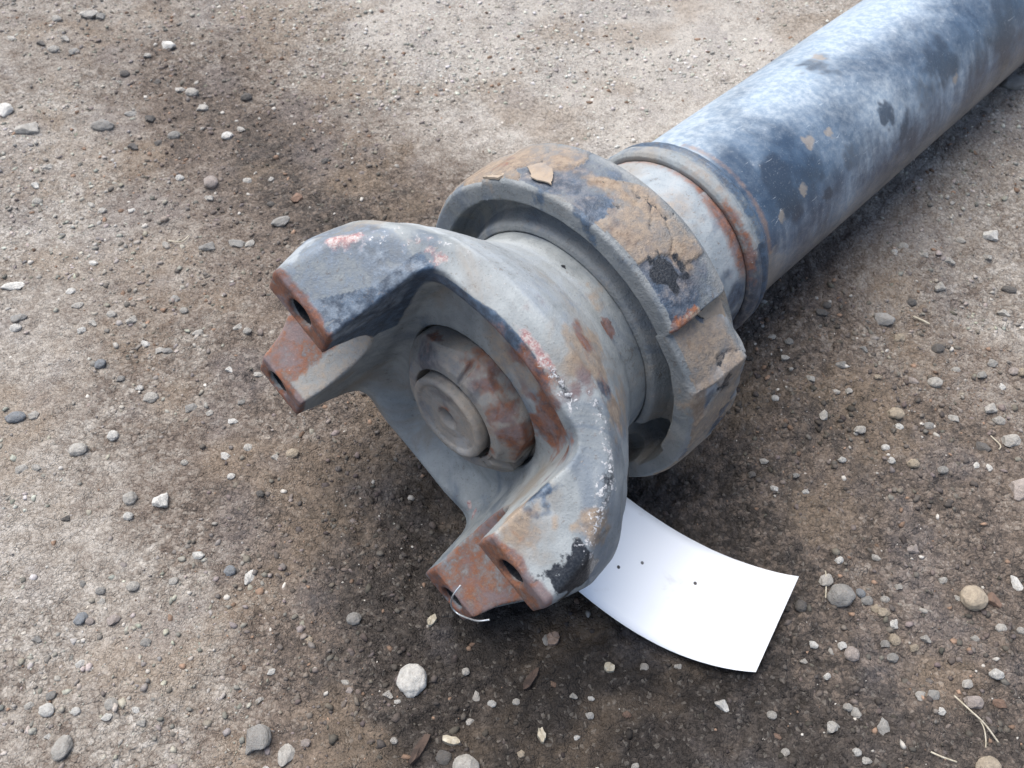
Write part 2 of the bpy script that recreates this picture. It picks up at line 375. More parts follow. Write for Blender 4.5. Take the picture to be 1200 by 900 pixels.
# ------------------------------------------------------------------ surface nets: a solid given by a distance field
def surface_nets(F, org, h):
    nx, ny, nz = F.shape
    S = F < 0
    c = S[:-1, :-1, :-1].astype(np.int8)
    cnt = np.zeros((nx - 1, ny - 1, nz - 1), np.int8)
    cor = [(a, b, d) for a in (0, 1) for b in (0, 1) for d in (0, 1)]
    sl = lambda a, n: slice(a, n - 1 + a)
    for a, b, d in cor: cnt += S[sl(a, nx), sl(b, ny), sl(d, nz)]
    act = np.argwhere((cnt > 0) & (cnt < 8))
    vid = -np.ones((nx - 1, ny - 1, nz - 1), np.int64)
    vid[act[:, 0], act[:, 1], act[:, 2]] = np.arange(len(act))
    pos = np.zeros((len(act), 3)); n = np.zeros(len(act))
    for i in range(8):
        for ax in range(3):
            if cor[i][ax]: continue
            c0 = np.array(cor[i]); c1 = c0.copy(); c1[ax] = 1
            p0 = act + c0; p1 = act + c1
            f0 = F[p0[:, 0], p0[:, 1], p0[:, 2]]; f1 = F[p1[:, 0], p1[:, 1], p1[:, 2]]
            m = (f0 < 0) != (f1 < 0)
            t = np.where(m, f0 / np.where(m, f0 - f1, 1), 0)
            q = c0 + t[:, None] * (c1 - c0)
            pos[m] += q[m]; n[m] += 1
    verts = org + (act + pos / n[:, None]) * h
    faces = []
    for ax in range(3):
        u, v = (ax + 1) % 3, (ax + 2) % 3
        a = [slice(None)] * 3; b = [slice(None)] * 3
        a[ax] = slice(0, -1); b[ax] = slice(1, None)
        s0, s1 = S[tuple(a)], S[tuple(b)]
        e = np.argwhere(s0 != s1)
        e = e[(e[:, u] > 0) & (e[:, v] > 0) & (e[:, u] < F.shape[u] - 1) & (e[:, v] < F.shape[v] - 1)]
        flip = s1[e[:, 0], e[:, 1], e[:, 2]]
        def cell(du, dv):
            k = e.copy(); k[:, u] -= du; k[:, v] -= dv
            return vid[k[:, 0], k[:, 1], k[:, 2]]
        q = np.stack([cell(1, 1), cell(0, 1), cell(0, 0), cell(1, 0)], 1)
        q[flip] = q[flip][:, ::-1]
        faces.append(q)
    return verts, np.concatenate(faces)

def smax(a, b, k): 
    h = np.clip(0.5 - 0.5 * (b - a) / k, 0, 1); return b + (a - b) * h + k * h * (1 - h)
def smin(a, b, k): return -smax(-a, -b, k)

# ------------------------------------------------------------------ the drive shaft
# local units: s along the axis (away from the fork end), y to the far left, z up; the axis is r = 0
DV = Vector((0.69442994, 0.71908402, -0.02617695)); YV = Vector((-0.71956032, 0.69397027, -0.02526273)); ZV = Vector((0, 0.03637909, 0.99933806))
AX36 = Vector((-0.3872277, 4.86475443, 1.66)) * U       # where the axis is at s = -3.6
BASE = np.array([-3.6, 0.0, -1.66])                     # the point the fork rests on
ROT = Matrix((DV, YV, ZV)).transposed().to_4x4()
shaft = bpy.data.objects.new('drive_shaft', None); COL.objects.link(shaft)
shaft.empty_display_size = 0.05
shaft.matrix_world = Matrix.Translation(AX36 - 1.66 * U * ZV) @ ROT
tag(shaft, 'worn grey and black drive shaft with forked yoke lying on the dirt', 'drive shaft')
def loc(v): return (np.asarray(v, float) - BASE) * U

EA = math.radians(28)                                   # the ears' direction round the axis
EY, EZ = math.cos(EA), math.sin(EA)

def zero_masks(n): return {k: np.zeros(n) for k in ('dark', 'rust', 'pink', 'mud', 'chip', 'dust', 'black')}
def blob(m, key, P, c, r, amp=1.0, stretch=None):
    """a ragged patch of wear round the point c"""
    d = P - np.array(c)
    if stretch is not None: d = d / np.array(stretch)
    q = np.flatnonzero((d ** 2).sum(1) < (3 * r) ** 2)
    if not len(q): return
    d = d[q]; k = 1.7 / r; x, y, z = P[q].T * k
    w = np.stack([fbm(x + 31 * i, y - 17 * i, z + 7 * i, 3, 500 + i) - 0.5 for i in range(3)], 1)
    d = d + w * r * 1.9
    m[key][q] = np.maximum(m[key][q], amp * np.exp(-((d ** 2).sum(1) / (r * r)) ** 1.5))

# --- yoke
h = 0.020
gs = np.arange(-4.74, -2.34, h); ge = np.arange(-1.96, 1.97, h); gt = np.arange(-1.80, 1.81, h)
S_, E_, T_ = np.meshgrid(gs, ge, gt, indexing='ij')
R_ = np.hypot(E_, T_)
prof = lambda xs, ys: np.interp(gs, xs, ys)[:, None, None]
ro = prof([-4.8, -3.72, -3.69, -3.58, -3.47, -3.3, -3.1, -2.9, -2.7, -2.3], [1.575, 1.575, 1.60, 1.665, 1.675, 1.575, 1.41, 1.245, 1.12, 1.08])
# rim rises towards the ears
rim_s = -3.715 - 0.20 * np.clip(np.abs(E_) / 1.0, 0, 1.3) ** 3
body = smax((R_ - ro) * 0.75, (rim_s - S_), 0.02)
body = smax(body, S_ + 2.40, 0.02)
# bowl between the ears
bowl_s = -3.545 + 0.03 * sstep(0.8, 1.15, R_) - 0.24 * sstep(1.20, 1.52, R_)
bowl = S_ - bowl_s
# ears: tapering blocks
tt = prof([-4.7, -4.61, -3.9, -3.5], [0.95, 0.97, 1.37, 1.55])
eo = prof([-4.7, -4.61, -4.1, -3.75, -3.5], [1.60, 1.62, 1.78, 1.82, 1.72])
ei = prof([-4.7, -4.61, -3.95, -3.6], [0.96, 0.95, 0.91, 0.84])
ear = smax((np.abs(T_) - tt) * 0.87, np.abs(E_) - eo + 0.11 * sstep(-0.1, -0.6, T_) * sstep(-3.9, -4.4, S_), 0.05)
ear = smax(ear, R_ - prof([-4.7, -4.61, -4.2, -3.75, -3.5], [1.88, 1.88, 1.93, 1.86, 1.70]), 0.05)
ear = smax(ear, S_ + 3.45, 0.05)
blend = np.maximum(prof([-3.95, -3.62, -3.5], [0.24, 0.14, 0.03]) * sstep(1.80, 1.58, R_), 0.025)   # a fillet where the ears leave the rim
solid = smin(body, ear, blend)
cav = smax(bowl, np.abs(E_) - ei, 0.16)                  # what is scooped out (negative inside)
solid = smax(solid, -cav, 0.02)
solid = smax(solid, -4.61 - S_, 0.012)
# half-round bearing seats
sr = np.hypot(S_ + 4.63, T_)
solid = smax(solid, 0.635 - sr, 0.010)
# bolt holes, counterbore for the nut
for sg in (-1, 1):
    for st in (-1, 1):
        hole = np.hypot(E_ - sg * 1.27, T_ - st * 0.80) - 0.125
        solid = np.maximum(solid, -np.maximum(hole, S_ + 3.72))
solid = np.maximum(solid, -np.maximum(R_ - 0.755, S_ + 3.38))
v, f = surface_nets(solid, np.array([gs[0], ge[0], gt[0]]), h)
def cast_skin(v, f, big, small, sd):
    """uneven cast surface: push every vertex along its normal"""
    a, b, c, d = (v[f[:, i]] for i in range(4))
    fn = np.cross(c - a, d - b); n = np.zeros_like(v)
    for i in range(4):
        for ax in range(3): n[:, ax] += np.bincount(f[:, i], fn[:, ax], len(v))
    n /= np.linalg.norm(n, axis=1)[:, None] + 1e-12
    x, y, z = v.T
    q = big * (fbm(x * 2.2, y * 2.2, z * 2.2, 2, sd) - 0.5) + small * (fbm(x * 10, y * 10, z * 10, 3, sd + 1) - 0.5)
    return v + n * q[:, None]
v = cast_skin(v, f, 0.008, 0.006, 5)
sv, ev, tv = v.T
P = np.stack([sv, ev * EY - tv * EZ, ev * EZ + tv * EY], 1)   # to s, y, z
rv = np.hypot(ev, tv)
phi = np.degrees(np.arctan2(tv, ev))
m = zero_masks(len(v))
N = lambda k, sd: fbm(sv * k, ev * k, tv * k, 3, sd)
onseat = np.exp(-((np.hypot(sv + 4.63, tv) - 0.635) / 0.04) ** 2) * (np.abs(ev) > 0.85)
m['rust'] = np.maximum(m['rust'], 0.62 * onseat * (tv < 0.0) * np.where(ev > 0, sstep(1.08, 1.2, ev), 1.0))
m['mud'] = np.maximum(m['mud'], 0.45 * onseat)
hole_shade = sstep(0.155, 0.135, np.hypot(np.abs(ev) - 1.27, np.abs(tv) - 0.80)) * sstep(-4.585, -4.55, sv)
m['black'] = np.maximum(m['black'], 0.9 * hole_shade)  # shade inside the bolt holes, painted black
face = sstep(-4.47, -4.60, sv + 0.10 * (N(5, 66) - 0.5)) 
m['rust'] = np.maximum(m['rust'], 0.72 * face ** 2)
ridge = np.exp(-((rv - 1.615) / 0.045) ** 2 - ((sv + 3.67) / 0.06) ** 2)
tts = np.interp(sv, [-4.7, -4.61, -3.9, -3.5], [0.95, 0.97, 1.37, 1.55]); rls = np.interp(sv, [-4.7, -4.61, -4.2, -3.75, -3.5], [1.88, 1.88, 1.93, 1.86, 1.70])
ridge_t = np.exp(-((np.abs(tv) - tts) / 0.09) ** 2 - ((rv - rls) / 0.11) ** 2) * sstep(-4.35, -4.15, sv) * sstep(-3.4, -3.55, sv)
arc = lambda a, b, w=8: sstep(a - w, a + w, phi) * sstep(b + w, b - w, phi)
m['pink'] = np.maximum(m['pink'], np.maximum(ridge * np.maximum(0.7 * arc(50, 66, 6), 0.75 * arc(86, 102, 5)), 0.75 * ridge_t * arc(34, 44, 4)))
low = np.maximum(ridge * arc(97, 122, 5), ridge_t * arc(110, 150, 6))
m['chip'] = np.maximum(m['chip'], 0.42 * low + 0.24 * ridge * arc(45, 60) + 0.25 * ridge_t * (ev > 0))
m['black'] = np.maximum(m['black'], 0.52 * low)
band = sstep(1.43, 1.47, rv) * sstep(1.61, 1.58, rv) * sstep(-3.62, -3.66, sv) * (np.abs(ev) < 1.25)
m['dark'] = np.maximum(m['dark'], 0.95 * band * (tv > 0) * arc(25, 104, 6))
inner_shade = (ev > 0.7) * (ev < 1.02) * (tv > 0.25) * sstep(-3.70, -3.85, sv)
m['dark'] = np.maximum(m['dark'], 0.9 * inner_shade)  # shade on the upper ear's inner wall, painted in as dark colour
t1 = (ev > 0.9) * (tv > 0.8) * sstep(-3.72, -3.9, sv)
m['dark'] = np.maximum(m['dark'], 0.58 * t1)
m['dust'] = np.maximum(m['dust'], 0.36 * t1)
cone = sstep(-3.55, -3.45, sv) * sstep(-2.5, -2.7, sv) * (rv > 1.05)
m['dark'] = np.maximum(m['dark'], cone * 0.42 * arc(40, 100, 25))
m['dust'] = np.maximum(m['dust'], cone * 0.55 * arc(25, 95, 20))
for key, c, r, a, st in [
    ('rust', (-2.70, -0.79, 0.82), 0.10, 1.2, (0.6, 1, 1)), ('mud', (-3.36, -1.11, 1.13), 0.30, 0.75, None),
    ('mud', (-3.30, -1.36, 0.79), 0.24, 0.85, None), ('pink', (-3.46, -1.55, 0.60), 0.22, 0.50, (0.5, 1, 1.3)), ('dark', (-3.31, -1.25, 0.99), 0.12, 0.8, (1, 1, 1.6)),
    ('rust', (-3.60, -0.95, 0.72), 0.40, 1.0, (1, 1, 1.3)), ('rust', (-3.62, -0.63, 1.14), 0.34, 0.95, None),
    ('mud', (-3.55, -0.5, 0.85), 0.45, 0.60, None), ('mud', (-4.40, -1.40, 0.47), 0.21, 0.80, (1, 1.2, 1)), ('rust', (-4.45, -1.42, 0.42), 0.12, 0.45, None),
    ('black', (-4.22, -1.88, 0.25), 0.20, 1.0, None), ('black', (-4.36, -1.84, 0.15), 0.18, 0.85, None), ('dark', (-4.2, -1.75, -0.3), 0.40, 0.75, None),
    ('dark', (-4.18, -1.38, 0.63), 0.15, 0.95, None), ('mud', (-4.03, -1.83, 0.45), 0.17, 0.85, None),
    ('rust', (-4.29, 0.80, 0.46), 0.11, 0.95, None), ('mud', (-4.45, 1.0, 0.4), 0.12, 0.7, None),
    ('black', (-2.62, -0.20, 1.10), 0.03, 1.1, None), ('pink', (-3.8, -0.1, -1.42), 0.10, 0.9, None),
    ('dust', (-4.2, -1.5, 0.45), 0.36, 0.40, None), ('dust', (-4.40, 0.98, 1.62), 0.14, 0.8, (2, 1, 1)),
    ('pink', (-3.71, 0.15, 1.70), 0.14, 0.62, (0.5, 1.4, 1)), ('pink', (-3.74, 0.34, 1.73), 0.10, 0.5, None), ('dark', (-3.15, -0.4, 1.3), 0.25, 0.55, None), ('mud', (-3.1, -0.9, 1.05), 0.3, 0.6, None), ('mud', (-3.05, -1.25, 0.6), 0.3, 0.6, None), ('rust', (-3.3, -1.25, 0.95), 0.16, 0.5, None), ('mud', (-2.62, -0.55, 0.95), 0.16, 0.5, None),
]: blob(m, key, P, c, r, a, st)
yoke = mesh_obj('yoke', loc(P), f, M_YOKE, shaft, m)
yoke['label'] = 'grey forked yoke with rusty bearing seats and chipped pink edge'

# --- revolved parts
def revolve(name, prof, mat, nphi=288, sub=None, masks=None, disp=None, close=False):
    """prof: list of (s, r) along the outline; turned round the axis."""
    prof = np.array(prof, float)
    if sub:
        q = [prof[0]]
        for a, b in zip(prof[:-1], prof[1:]):
            n = max(1, int(np.hypot(*(b - a)) / sub))
            for i in range(1, n + 1): q.append(a + (b - a) * i / n)
        prof = np.array(q)
    ph = np.linspace(0, 2 * np.pi, nphi, endpoint=False)
    s = np.repeat(prof[:, 0], nphi).reshape(-1, nphi); r = np.repeat(prof[:, 1], nphi).reshape(-1, nphi)
    PH = np.tile(ph, (len(prof), 1))
    if disp is not None:
        ds, dr = disp(s, r, PH); s = s + ds; r = r + dr
    V = np.stack([s, r * np.cos(PH), r * np.sin(PH)], -1).reshape(-1, 3)
    i = np.arange(len(V)).reshape(len(prof), nphi)
    j = np.roll(i, -1, 1)
    F = np.stack([i[:-1], i[1:], j[1:], j[:-1]], -1).reshape(-1, 4)
    mk = zero_masks(len(V))
    if masks: masks(mk, V, np.degrees(PH).ravel())
    return mesh_obj(name, loc(V), F, mat, shaft, mk)

def ring_noise(amp, k, sd):
    def d(s, r, ph):
        y, z = np.cos(ph) * r, np.sin(ph) * r
        return 0 * s, amp * (fbm(s * k, y * k, z * k, 3, sd) - 0.5)
    return d

# nut seat washer and nut
def m_nut(m, V, ph):
    for c, r, a in [((-3.6, -0.30, 0.55), 0.16, 0.8), ((-3.6, -0.55, 0.20), 0.2, 0.7), ((-3.75, -0.42, -0.1), 0.12, 0.7), ((-3.7, 0.3, 0.4), 0.12, .5)]: blob(m, 'rust', V, c, r, a)
    blob(m, 'dark', V, (-3.72, 0.30, 0.45), 0.22, 0.85); blob(m, 'dark', V, (-3.72, -0.25, 0.45), 0.16, 0.7)
    m['mud'] = np.maximum(m['mud'], 0.38)
    for c, r, a in [((-3.55, -0.66, 0.15), 0.30, 0.95), ((-3.7, -0.5, 0.35), 0.16, 0.8), ((-3.6, -0.15, 0.72), 0.16, 0.7), ((-3.65, 0.35, 0.6), 0.10, 0.8)]: blob(m, 'rust', V, c, r, a)
NUT_SLOT, NUT_NOTCH = 103, 204
def hexy(s, r, ph):
    a = ph - EA + 0.25
    k = (a + np.pi / 6) % (np.pi / 3) - np.pi / 6
    hexr = 0.685 / np.cos(k)
    out = np.minimum(r, np.where(r > 0.5, hexr, r))
    deg = np.degrees(ph)
    for c0, wd, s1 in ((NUT_SLOT, 2.2, -3.66), (NUT_SLOT + 120, 2.2, -3.66), (NUT_NOTCH, 6.0, -3.50)):
        dd = np.abs((deg - c0 + 180) % 360 - 180)
        out = out - 0.07 * sstep(wd + 1, wd - 1, dd) * sstep(s1 + 0.02, s1 - 0.02, s) * (r > 0.52)
    out = out + 0.014 * (fbm(s * 9, np.cos(ph) * r * 9, np.sin(ph) * r * 9, 3, 44) - 0.5)
    return 0 * s, out - r
nut = revolve('nut', [(-3.36, 0.70), (-3.50, 0.737), (-3.640, 0.737), (-3.652, 0.730), (-3.788, 0.575), (-3.797, 0.560), (-3.800, 0.478), (-3.792, 0.466), (-3.70, 0.460), (-3.66, 0.455), (-3.65, 0.30)], M_NUT, 360, 0.009, m_nut, hexy)
def m_wash(m, V, ph): m['mud'] += 0.45; m['rust'] += 0.25 * (V[:, 1] < -0.2)
washer = revolve('washer', [(-3.40, 0.10), (-3.43, 0.20), (-3.44, 0.70), (-3.43, 0.735), (-3.36, 0.74)], M_NUT, 192, 0.03, m_wash)
washer.parent = nut
def m_stub(m, V, ph):
    m['mud'] = np.maximum(m['mud'], 0.42)
    blob(m, 'dust', V, (-3.86, -0.18, -0.24), 0.14, 1.1); blob(m, 'rust', V, (-3.86, 0.0, 0.05), 0.12, 0.7)
    blob(m, 'dark', V, (-3.86, 0.05, 0.28), 0.16, 0.6)
revolve('spindle_end', [(-3.60, 0.41), (-3.85, 0.422), (-3.875, 0.412), (-3.882, 0.39), (-3.878, 0.355), (-3.855, 0.335), (-3.850, 0.215), (-3.858, 0.195), (-3.862, 0.115), (-3.84, 0.095), (-3.80, 0.072), (-3.74, 0.055), (-3.72, 0.002)], M_NUT, 160, 0.012, m_stub,
        ring_noise(0.012, 12, 61))

# --- collar with the deep ring groove, notched outside
PR = np.random.default_rng(21)
PC = np.stack([PR.uniform(-2.6, -1.75, 95), PR.uniform(-math.pi, math.pi, 95)], 1)
PON = PR.random(95) < 0.60
for i_, (a_, b_) in enumerate(PC):
    d_ = math.degrees(b_)
    if a_ < -2.28 and 78 < d_ < 122: PON[i_] = False      # bare where the old crust has fallen off
def plates(s, ph):
    """crust of old paint broken into plates: 1 where a plate is left, and the cracks between"""
    sh = s.shape; s = s.ravel(); p_ = (ph.ravel() + np.pi) % (2 * np.pi) - np.pi
    y, z = np.cos(p_) * 1.64, np.sin(p_) * 1.64
    ws = s + 0.26 * (fbm(s * 4, y * 4, z * 4, 5, 31, 0.6) - 0.5); wp = p_ * 1.64 + 0.26 * (fbm(s * 4 + 9, y * 4, z * 4, 5, 32, 0.6) - 0.5)
    d1 = np.full(len(s), 9.0); d2 = d1.copy(); on = np.zeros(len(s))
    for (a_, b_), o_ in zip(PC, PON):
        q = np.hypot(ws - a_, wp - b_ * 1.64); nearer = q < d1
        d2 = np.where(nearer, d1, np.minimum(d2, q)); on = np.where(nearer, float(o_), on); d1 = np.minimum(d1, q)
    gap = sstep(0.018, 0.006, d2 - d1) * sstep(0.46, 0.54, fbm(s * 3, y * 3, z * 3, 2, 33))
    return on.reshape(sh), gap.reshape(sh)
def collar_skin(s, r, ph):
    deg = np.degrees(ph)
    y, z = r * np.cos(ph), r * np.sin(ph)
    n = np.interp(deg, [0, 36, 38, 56.5, 57.3, 142.3, 143.2, 161, 163.5, 172, 230, 231, 250, 252, 320, 321, 340, 342, 360],
                  [0, 0, -0.02, 0.065, 0.0, 0.0, 0.165, 0.0, -0.055, 0.0, 0, 0.13, 0.0, 0, 0, 0.13, 0, 0, 0])
    outer = (r > 1.45) * sstep(1.25, 1.55, r) * (s > -2.60)
    plate, gap = plates(s, ph)
    skin = (s > -2.49) * (r > 1.5)
    n = n * np.interp(s, [-2.54, -1.85], [0.42, 1.12])
    dr = -n * outer + (0.018 * plate - 0.014 * gap * plate) * skin * sstep(-1.80, -1.88, s) + 0.008 * (fbm(s * 9, y * 9, z * 9, 3, 78) - 0.5)
    front = (s < -2.25)
    ds = 0.012 * (fbm(y * 7, z * 7, 0, 3, 9) - 0.5) * front
    # round pocket low in the groove
    q = np.hypot(y + 1.20, z + 0.62)
    ds = ds + np.where((r < 1.475) & front, 1.0, 0.0) * sstep(0.27, 0.235, q) * (-2.08 - s)
    return ds, dr
def m_collar(m, V, ph):
    s = V[:, 0]; rv = np.hypot(V[:, 1], V[:, 2])
    out = sstep(1.46, 1.50, rv) * (s > -2.49)
    plate, gap = plates(s, np.radians(ph))
    m['mud'] = out * (0.28 + 0.32 * plate + 0.5 * (fbm(s * 2.2, V[:, 1] * 2.2, V[:, 2] * 2.2, 3, 79) - 0.5))
    m['dark'] = out * (0.62 * (1 - plate) + 0.6 * (fbm(s * 2.6, V[:, 1] * 2.6, V[:, 2] * 2.6, 3, 80) - 0.5))
    m['black'] = out * 0.55 * gap * plate
    back = sstep(-1.98, -1.78, s)
    m['mud'] = np.maximum(m['mud'] * (1 - 0.6 * back), 0.30 * back); m['dark'] *= 1 - back; m['dust'] = 0.34 * back * out
    for key, c, r, a, st in [
        ('dark', (-2.36, 0.10, 1.62), 0.24, 1.0, (0.6, 1, 1)), ('dark', (-2.36, -0.30, 1.60), 0.24, 0.85, (0.8, 1, 1)), ('dark', (-2.40, -0.66, 1.48), 0.22, 0.65, (0.6, 1, 1)),
        ('black', (-2.30, -0.98, 1.29), 0.21, 0.95, (0.75, 1, 1)), ('mud', (-2.12, -0.25, 1.6), 0.26, 0.95, (0.5, 1, 1)),
        ('mud', (-2.06, -0.92, 1.36), 0.24, 0.9, (0.6, 1, 1)), ('mud', (-2.1, 0.3, 1.57), 0.22, 0.8, (0.7, 1, 1)), ('mud', (-2.32, -1.35, 0.72), 0.13, 1.0, None),
        ('rust', (-2.40, -1.28, 1.03), 0.07, 0.75, (4.0, 1, 1)), ('mud', (-2.44, -1.60, 0.25), 0.22, 0.95, (0.4, 1, 1.3)),
        ('black', (-2.10, -1.62, 0.30), 0.20, 0.62, (1, 1, 1)), ('rust', (-2.25, 0.85, 1.40), 0.14, 0.55, None),
        ('mud', (-2.2, 0.80, 1.40), 0.28, 0.75, None), ('dust', (-1.9, -1.35, 0.85), 0.2, 0.8, None), ('dust', (-2.2, -1.56, 0.47), 0.14, 0.9, (2, 1, 1))]: blob(m, key, V, c, r, a, st)
    gr = sstep(1.43, 1.38, rv) * (s > -2.5) * (s < -2.2)
    m['mud'] = np.maximum(m['mud'], 0.22 * gr)
collar = revolve('collar', [(-1.22, 0.95), (-1.25, 1.02), (-1.33, 1.06), (-1.42, 1.16), (-1.58, 1.38), (-1.80, 1.61), (-1.86, 1.645), (-1.95, 1.655), (-2.30, 1.645), (-2.49, 1.628), (-2.515, 1.618), (-2.528, 1.598),
    (-2.530, 1.57), (-2.525, 1.442), (-2.515, 1.430), (-2.44, 1.424), (-2.33, 1.405), (-2.28, 1.36), (-2.27, 1.31), (-2.30, 1.25), (-2.38, 1.205), (-2.45, 1.185), (-2.475, 1.165), (-2.485, 1.115), (-2.47, 1.102), (-2.36, 1.098), (-2.34, 1.02)],
    M_COLLAR, 720, 0.012, m_collar, collar_skin)
collar['label'] = 'notched collar with a deep ring groove and flaking brown crust'

# --- neck sleeve, weld bead, tube
def m_neck(m, V, ph):
    s = V[:, 0]
    m['dust'] += 0.25 * sstep(140, 100, ph) * (ph < 180)
    m['rust'] += 0.95 * np.exp(-((s + 0.84) / 0.11) ** 2) * sstep(95, 125, ph) * sstep(172, 150, ph) + 0.55 * np.exp(-((s + 0.82) / 0.06) ** 2) * (ph < 110) * (ph > 40)
    blob(m, 'dark', V, (-1.0, -0.99, 0.15), 0.26, 1.0); blob(m, 'dark', V, (-1.0, -0.95, -0.25), 0.3, 0.9)
    blob(m, 'mud', V, (-1.2, -0.3, 0.98), 0.18, 0.55)
revolve('neck', [(-1.32, 1.05), (-1.25, 1.02), (-1.10, 1.012), (-0.82, 1.012), (-0.74, 0.98)], M_NECK, 320, 0.02, m_neck, ring_noise(0.012, 9, 71))
def m_bead(m, V, ph):
    s = V[:, 0]; up = (ph > 20) * (ph < 130)
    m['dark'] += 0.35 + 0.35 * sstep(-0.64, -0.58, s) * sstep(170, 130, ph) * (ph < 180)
    m['mud'] += 0.40 * sstep(-0.62, -0.72, s) * sstep(75, 100, ph)
    m['rust'] += 0.60 * np.exp(-((s + 0.77) / 0.06) ** 2) * sstep(100, 130, ph) * sstep(190, 160, ph)
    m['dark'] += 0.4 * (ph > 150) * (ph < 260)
revolve('weld_bead', [(-0.77, 0.97), (-0.792, 1.015), (-0.795, 1.05), (-0.77, 1.085), (-0.725, 1.105), (-0.68, 1.104), (-0.645, 1.085), (-0.625, 1.068), (-0.60, 1.072), (-0.575, 1.09), (-0.54, 1.092), (-0.51, 1.07), (-0.485, 1.03), (-0.45, 0.98)],
        M_BEAD, 400, 0.010, m_bead, ring_noise(0.022, 6, 81))

def m_tube(m, V, ph):
    s, y, z = V.T
    k = fbm(s * 0.9, y * 1.5, z * 1.5, 4, 91)
    far = sstep(124, 78, ph) * (ph > -80)
    m['dust'] = 0.36 + 0.55 * far + 1.5 * (k - 0.5)
    low = sstep(138, 200, np.where(ph < -60, ph + 360, ph))
    m['dust'] -= 0.25 * low  # dust thinned low down, so the underside's shade is in the colour
    m['mud'] = 0.62 * low + 0.35 * sstep(0.1, -0.42, s) * (k > 0.48)
    for c, r, a in [((0.05, -0.68, 0.72), 0.30, 0.85), ((0.10, -0.88, 0.48), 0.26, 0.8), ((0.55, -0.75, 0.65), 0.20, 0.6), ((2.08, -0.77, 0.64), 0.16, 1.0), ((2.35, -0.92, 0.38), 0.22, 0.9),
                    ((1.80, 0.05, 1.0), 0.26, 0.7), ((3.37, -0.68, 0.73), 0.34, 0.8), ((5.0, -0.87, 0.49), 0.5, 0.9), ((1.25, -0.85, 0.52), 0.20, 0.55), ((0.72, -0.9, 0.4), 0.10, 0.95), ((2.9, -0.85, 0.5), .3, .6), ((4.2, -0.9, .4), .3, .6)]: blob(m, 'dark', V, c, r, a)
    for c, r in [((0.75, -0.55, 0.84), 0.085), ((1.09, -0.59, 0.81), 0.07), ((-0.1, -0.85, 0.52), 0.07), ((0.35, -0.80, 0.60), 0.08), ((2.0, 0.15, .99), .10), ((3.6, -.88, .47), .09)]: blob(m, 'mud', V, c, r, 1.0, )
    m['rust'] += 0.62 * np.exp(-((s + 0.36) / 0.06) ** 2) * (np.abs(ph - 120) < 45)
    m['streak'] = 0.15 + 1.1 * sstep(125, 165, ph)
revolve_prof = [(-0.50, 0.985), (-0.40, 1.0), (-0.2, 1.0), (7.0, 1.0), (21.0, 1.0), (21.2, 0.98), (21.2, 0.02)]
def tube():
    s = np.concatenate([np.arange(-0.5, 6.5, 0.025), np.linspace(6.5, 20, 80)])
    prof = np.stack([s, np.ones_like(s)], 1)
    prof = np.concatenate([prof, [(20.1, 0.97), (20.1, 0.9), (19.0, 0.9), (18.9, 0.0001)]])
    def masks(m, V, ph):
        m['streak'] = np.zeros(len(V)); ph = (ph + 180) % 360 - 180
        m_tube(m, V, ph)
    def d(s, r, ph):
        return 0 * s, np.where(r > 0.95, 0.006 * (fbm(s * 2, np.cos(ph) * 2, np.sin(ph) * 2, 2, 15) - 0.5), 0)
    return revolve('tube', prof, M_TUBE, 288, None, masks, d)
tube_o = tube()
tube_o['label'] = 'black painted steel tube under pale dust'

# --- lifted flakes of crust on the collar
def flake(outline, r, lift, th=0.012):
    """outline: (s, phi in degrees) corner list; a thin curled plate that sits over the collar's skin."""
    o = np.array(outline, float); c = o.mean(0)
    pts = []
    rings = [1.0, 0.66, 0.33]
    n = 6
    edge = []
    for a, b in zip(o, np.roll(o, -1, 0)):
        for i in range(n): edge.append(a + (b - a) * i / n)
    edge = np.array(edge); k = len(edge)
    jit = (rng.random((k, 2)) - 0.5) * np.array([0.020, 0.9])
    edge = edge + jit
    rows = [c + (edge - c) * q for q in rings] + [c[None]]
    tops = np.concatenate(rows)
    def to3(q, rr):
        p_ = np.radians(q[:, 1]); return np.stack([q[:, 0], rr * np.cos(p_), rr * np.sin(p_)], 1)
    u = (tops - c) @ np.array(lift[:2]) if lift is not None else 0
    rr = r + (np.maximum(u, 0) * lift[2] if lift is not None else 0)
    top = to3(tops, rr + th); bot = to3(tops, rr)
    V = np.concatenate([top, bot]); nb = len(top)
    F = []
    for q in range(2):
        for i in range(k):
            j = (i + 1) % k
            F.append((q * k + i, q * k + j, (q + 1) * k + j, (q + 1) * k + i))
            F.append((nb + q * k + i, nb + (q + 1) * k + i, nb + (q + 1) * k + j, nb + q * k + j))
    for i in range(k):
        j = (i + 1) % k
        F.append((2 * k + i, 2 * k + j, 3 * k)); F.append((nb + 2 * k + j, nb + 2 * k + i, nb + 3 * k))
        F.append((i, nb + i, nb + j, j))
    mk = zero_masks(len(V)); mk['mud'] += 0.5
    return mesh_obj('paint_flake', loc(V), F, M_FLAKE, collar, mk, smooth=False)
flake([(-2.44, 85), (-2.30, 82), (-2.22, 76), (-2.34, 73), (-2.45, 78)], 1.655, (1.0, -0.02, 0.12))
flake([(-2.53, 66), (-2.50, 57), (-1.95, 55), (-1.93, 61), (-2.20, 67)], 1.625, (0.4, -0.03, 0.06), 0.02)
flake([(-2.12, 144), (-1.84, 144), (-1.83, 151), (-1.93, 154), (-1.98, 149), (-2.08, 148)], 1.535, None, 0.014)

